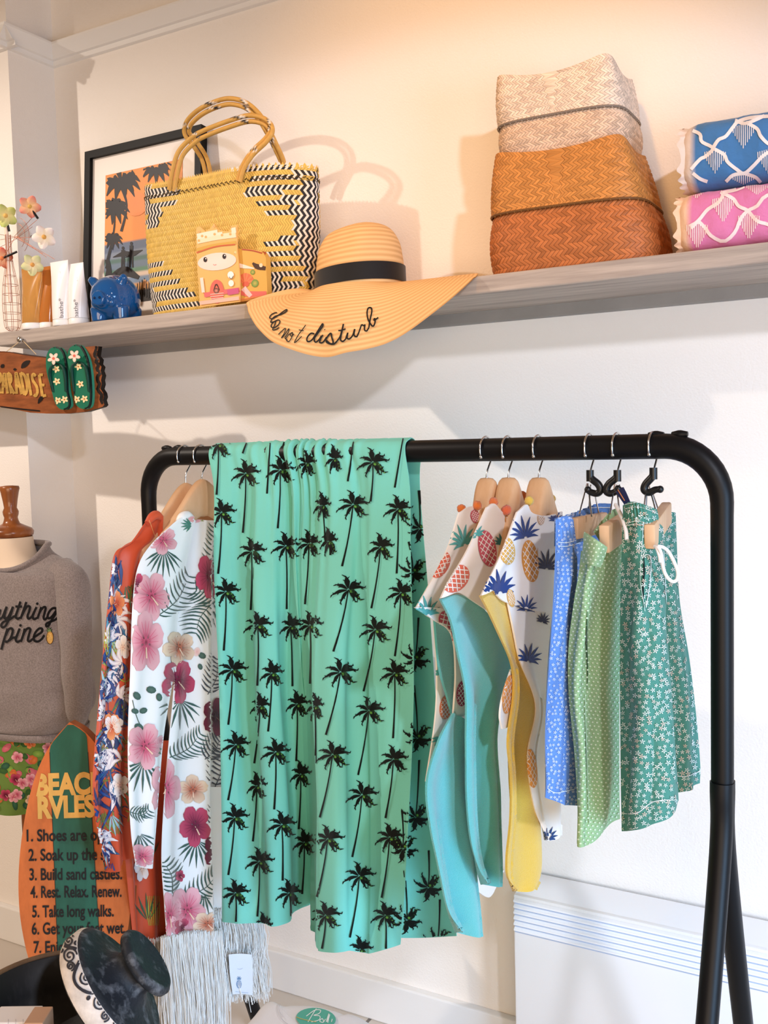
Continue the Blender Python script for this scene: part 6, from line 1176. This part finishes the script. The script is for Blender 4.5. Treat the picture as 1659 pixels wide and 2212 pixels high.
# two paper packets inside the bowl
for (x0, y0, w_, h_, c, lab) in ((36, 2204, .060, .018, (232, 222, 214), 'white paper packet lying in the black bowl'), (84, 2204, .026, .016, (196, 150, 116), 'small tan paper packet lying in the black bowl')):
    q = at(x0, y0, .86 if w_ > .05 else .865); mb = MB(); mb.box((-w_ / 2, -.02, rc[2] - .0855 - q[2] + (0 if w_ > .05 else .0)), (w_ / 2, .02, h_ / 2), c, bev=.0015, mtx=Matrix.Translation(Vector(q)) @ Matrix.Rotation(.5, 4, 'Z'))
    p = Print(mb, off=.0005, jump=.05)
    if w_ > .05:
        for k in range(3): p.strip([(18 + k * 16, 2202), (18 + k * 16, 2211)], 1.2, (190, 182, 178), n=3)
    p.done(); tag(mb.build('paper_packet', PAINT, smooth=False), lab, 'packet')
# folded white tee on its stack
zt1 = .672; f3 = lambda x_, y_, z_=zt1: atz(300 + x_ * .3617, 1980 + y_ * .3617, z_)
root = thing('folded_tshirt', 'folded white t-shirt with a round green neck label at the bottom edge', 't-shirt', f3(1000, 900, .60))
WT = mat('white_jersey', None, .9, sheen=.2, bump=('noise', 300, .2, .0008), spec=.15)
mb = MB(); L = cr(np.array([(560, 760), (640, 650), (690, 592), (738, 532), (785, 508), (830, 528), (866, 538), (925, 534), (1050, 540), (1180, 570), (1232, 590), (1275, 588), (1350, 622), (1440, 700), (1560, 900), (1500, 1150), (1000, 1200), (600, 1100), (520, 900), (560, 760)], float), 80)[:-1]
ctr = L.mean(0); top = []
for s_, dz in ((1.0, -.03), (1.012, -.018), (1.005, -.004), (.985, .001), (.94, .003), (.8, .004), (.5, .005), (.15, .006), (0, .006)): top.append([f3(*(ctr + (q - ctr) * s_)) + np.array((0, 0, dz)) for q in L])
mb.grid(np.array(top), (238, 236, 240), True)
p = Print(mb, off=.0022, jump=.2); q3 = lambda x_, y_: (300 + x_ * .3617, 1980 + y_ * .3617)
p.blob(*q3(1058, 618), 43, 23, .08, (84, 178, 156), n=28, rings=6); p.off += .0004
for Ls in ([(1010, 640), (1040, 590), (1060, 560)], [(1000, 605), (1050, 570), (1085, 570), (1075, 590), (1045, 600), (1080, 605), (1075, 628), (1030, 640)], [(1105, 640), (1095, 620), (1080, 635), (1100, 642), (1115, 622)], [(1118, 640), (1135, 590), (1125, 640)], [(1128, 645), (1140, 595)], [(1150, 640), (1155, 622)]): p.strip([q3(*a) for a in Ls], 1.7, (236, 244, 240), n=len(Ls) * 6)
p.strip([q3(940, 610), q3(985, 625), q3(1060, 640)], 1.4, (206, 180, 90), n=8)
for Ls in ([(832, 530), (826, 570), (850, 620), (900, 660)], [(842, 530), (838, 568), (862, 612)]): p.strip([q3(*a) for a in Ls], 1.0, (196, 194, 200), n=14)
p.done(); mb.build('cloth', WT, root)
t1 = thing('stool', 'low dark stool carrying the folded white t-shirt', 'stool', (*f3(1000, 900, .60)[:2], 0)); c1 = f3(1000, 850)
mb = MB(); mb.lathe([(0, -.03), (.13, -.03), (.135, -.02), (.135, -.004), (.13, 0), (0, 0)], n=40, org=(c1[0], c1[1], zt1 - .0305)); mb.build('seat', DARK, t1)
for k in range(4):
    a = math.pi / 4 + k * math.pi / 2; mb = MB(); mb.tube([(c1[0] + math.cos(a) * .09, c1[1] + math.sin(a) * .09, zt1 - .058), (c1[0] + math.cos(a) * .13, c1[1] + math.sin(a) * .13, 0)], [.014, .011], n=12); mb.build('leg', DARK, t1)
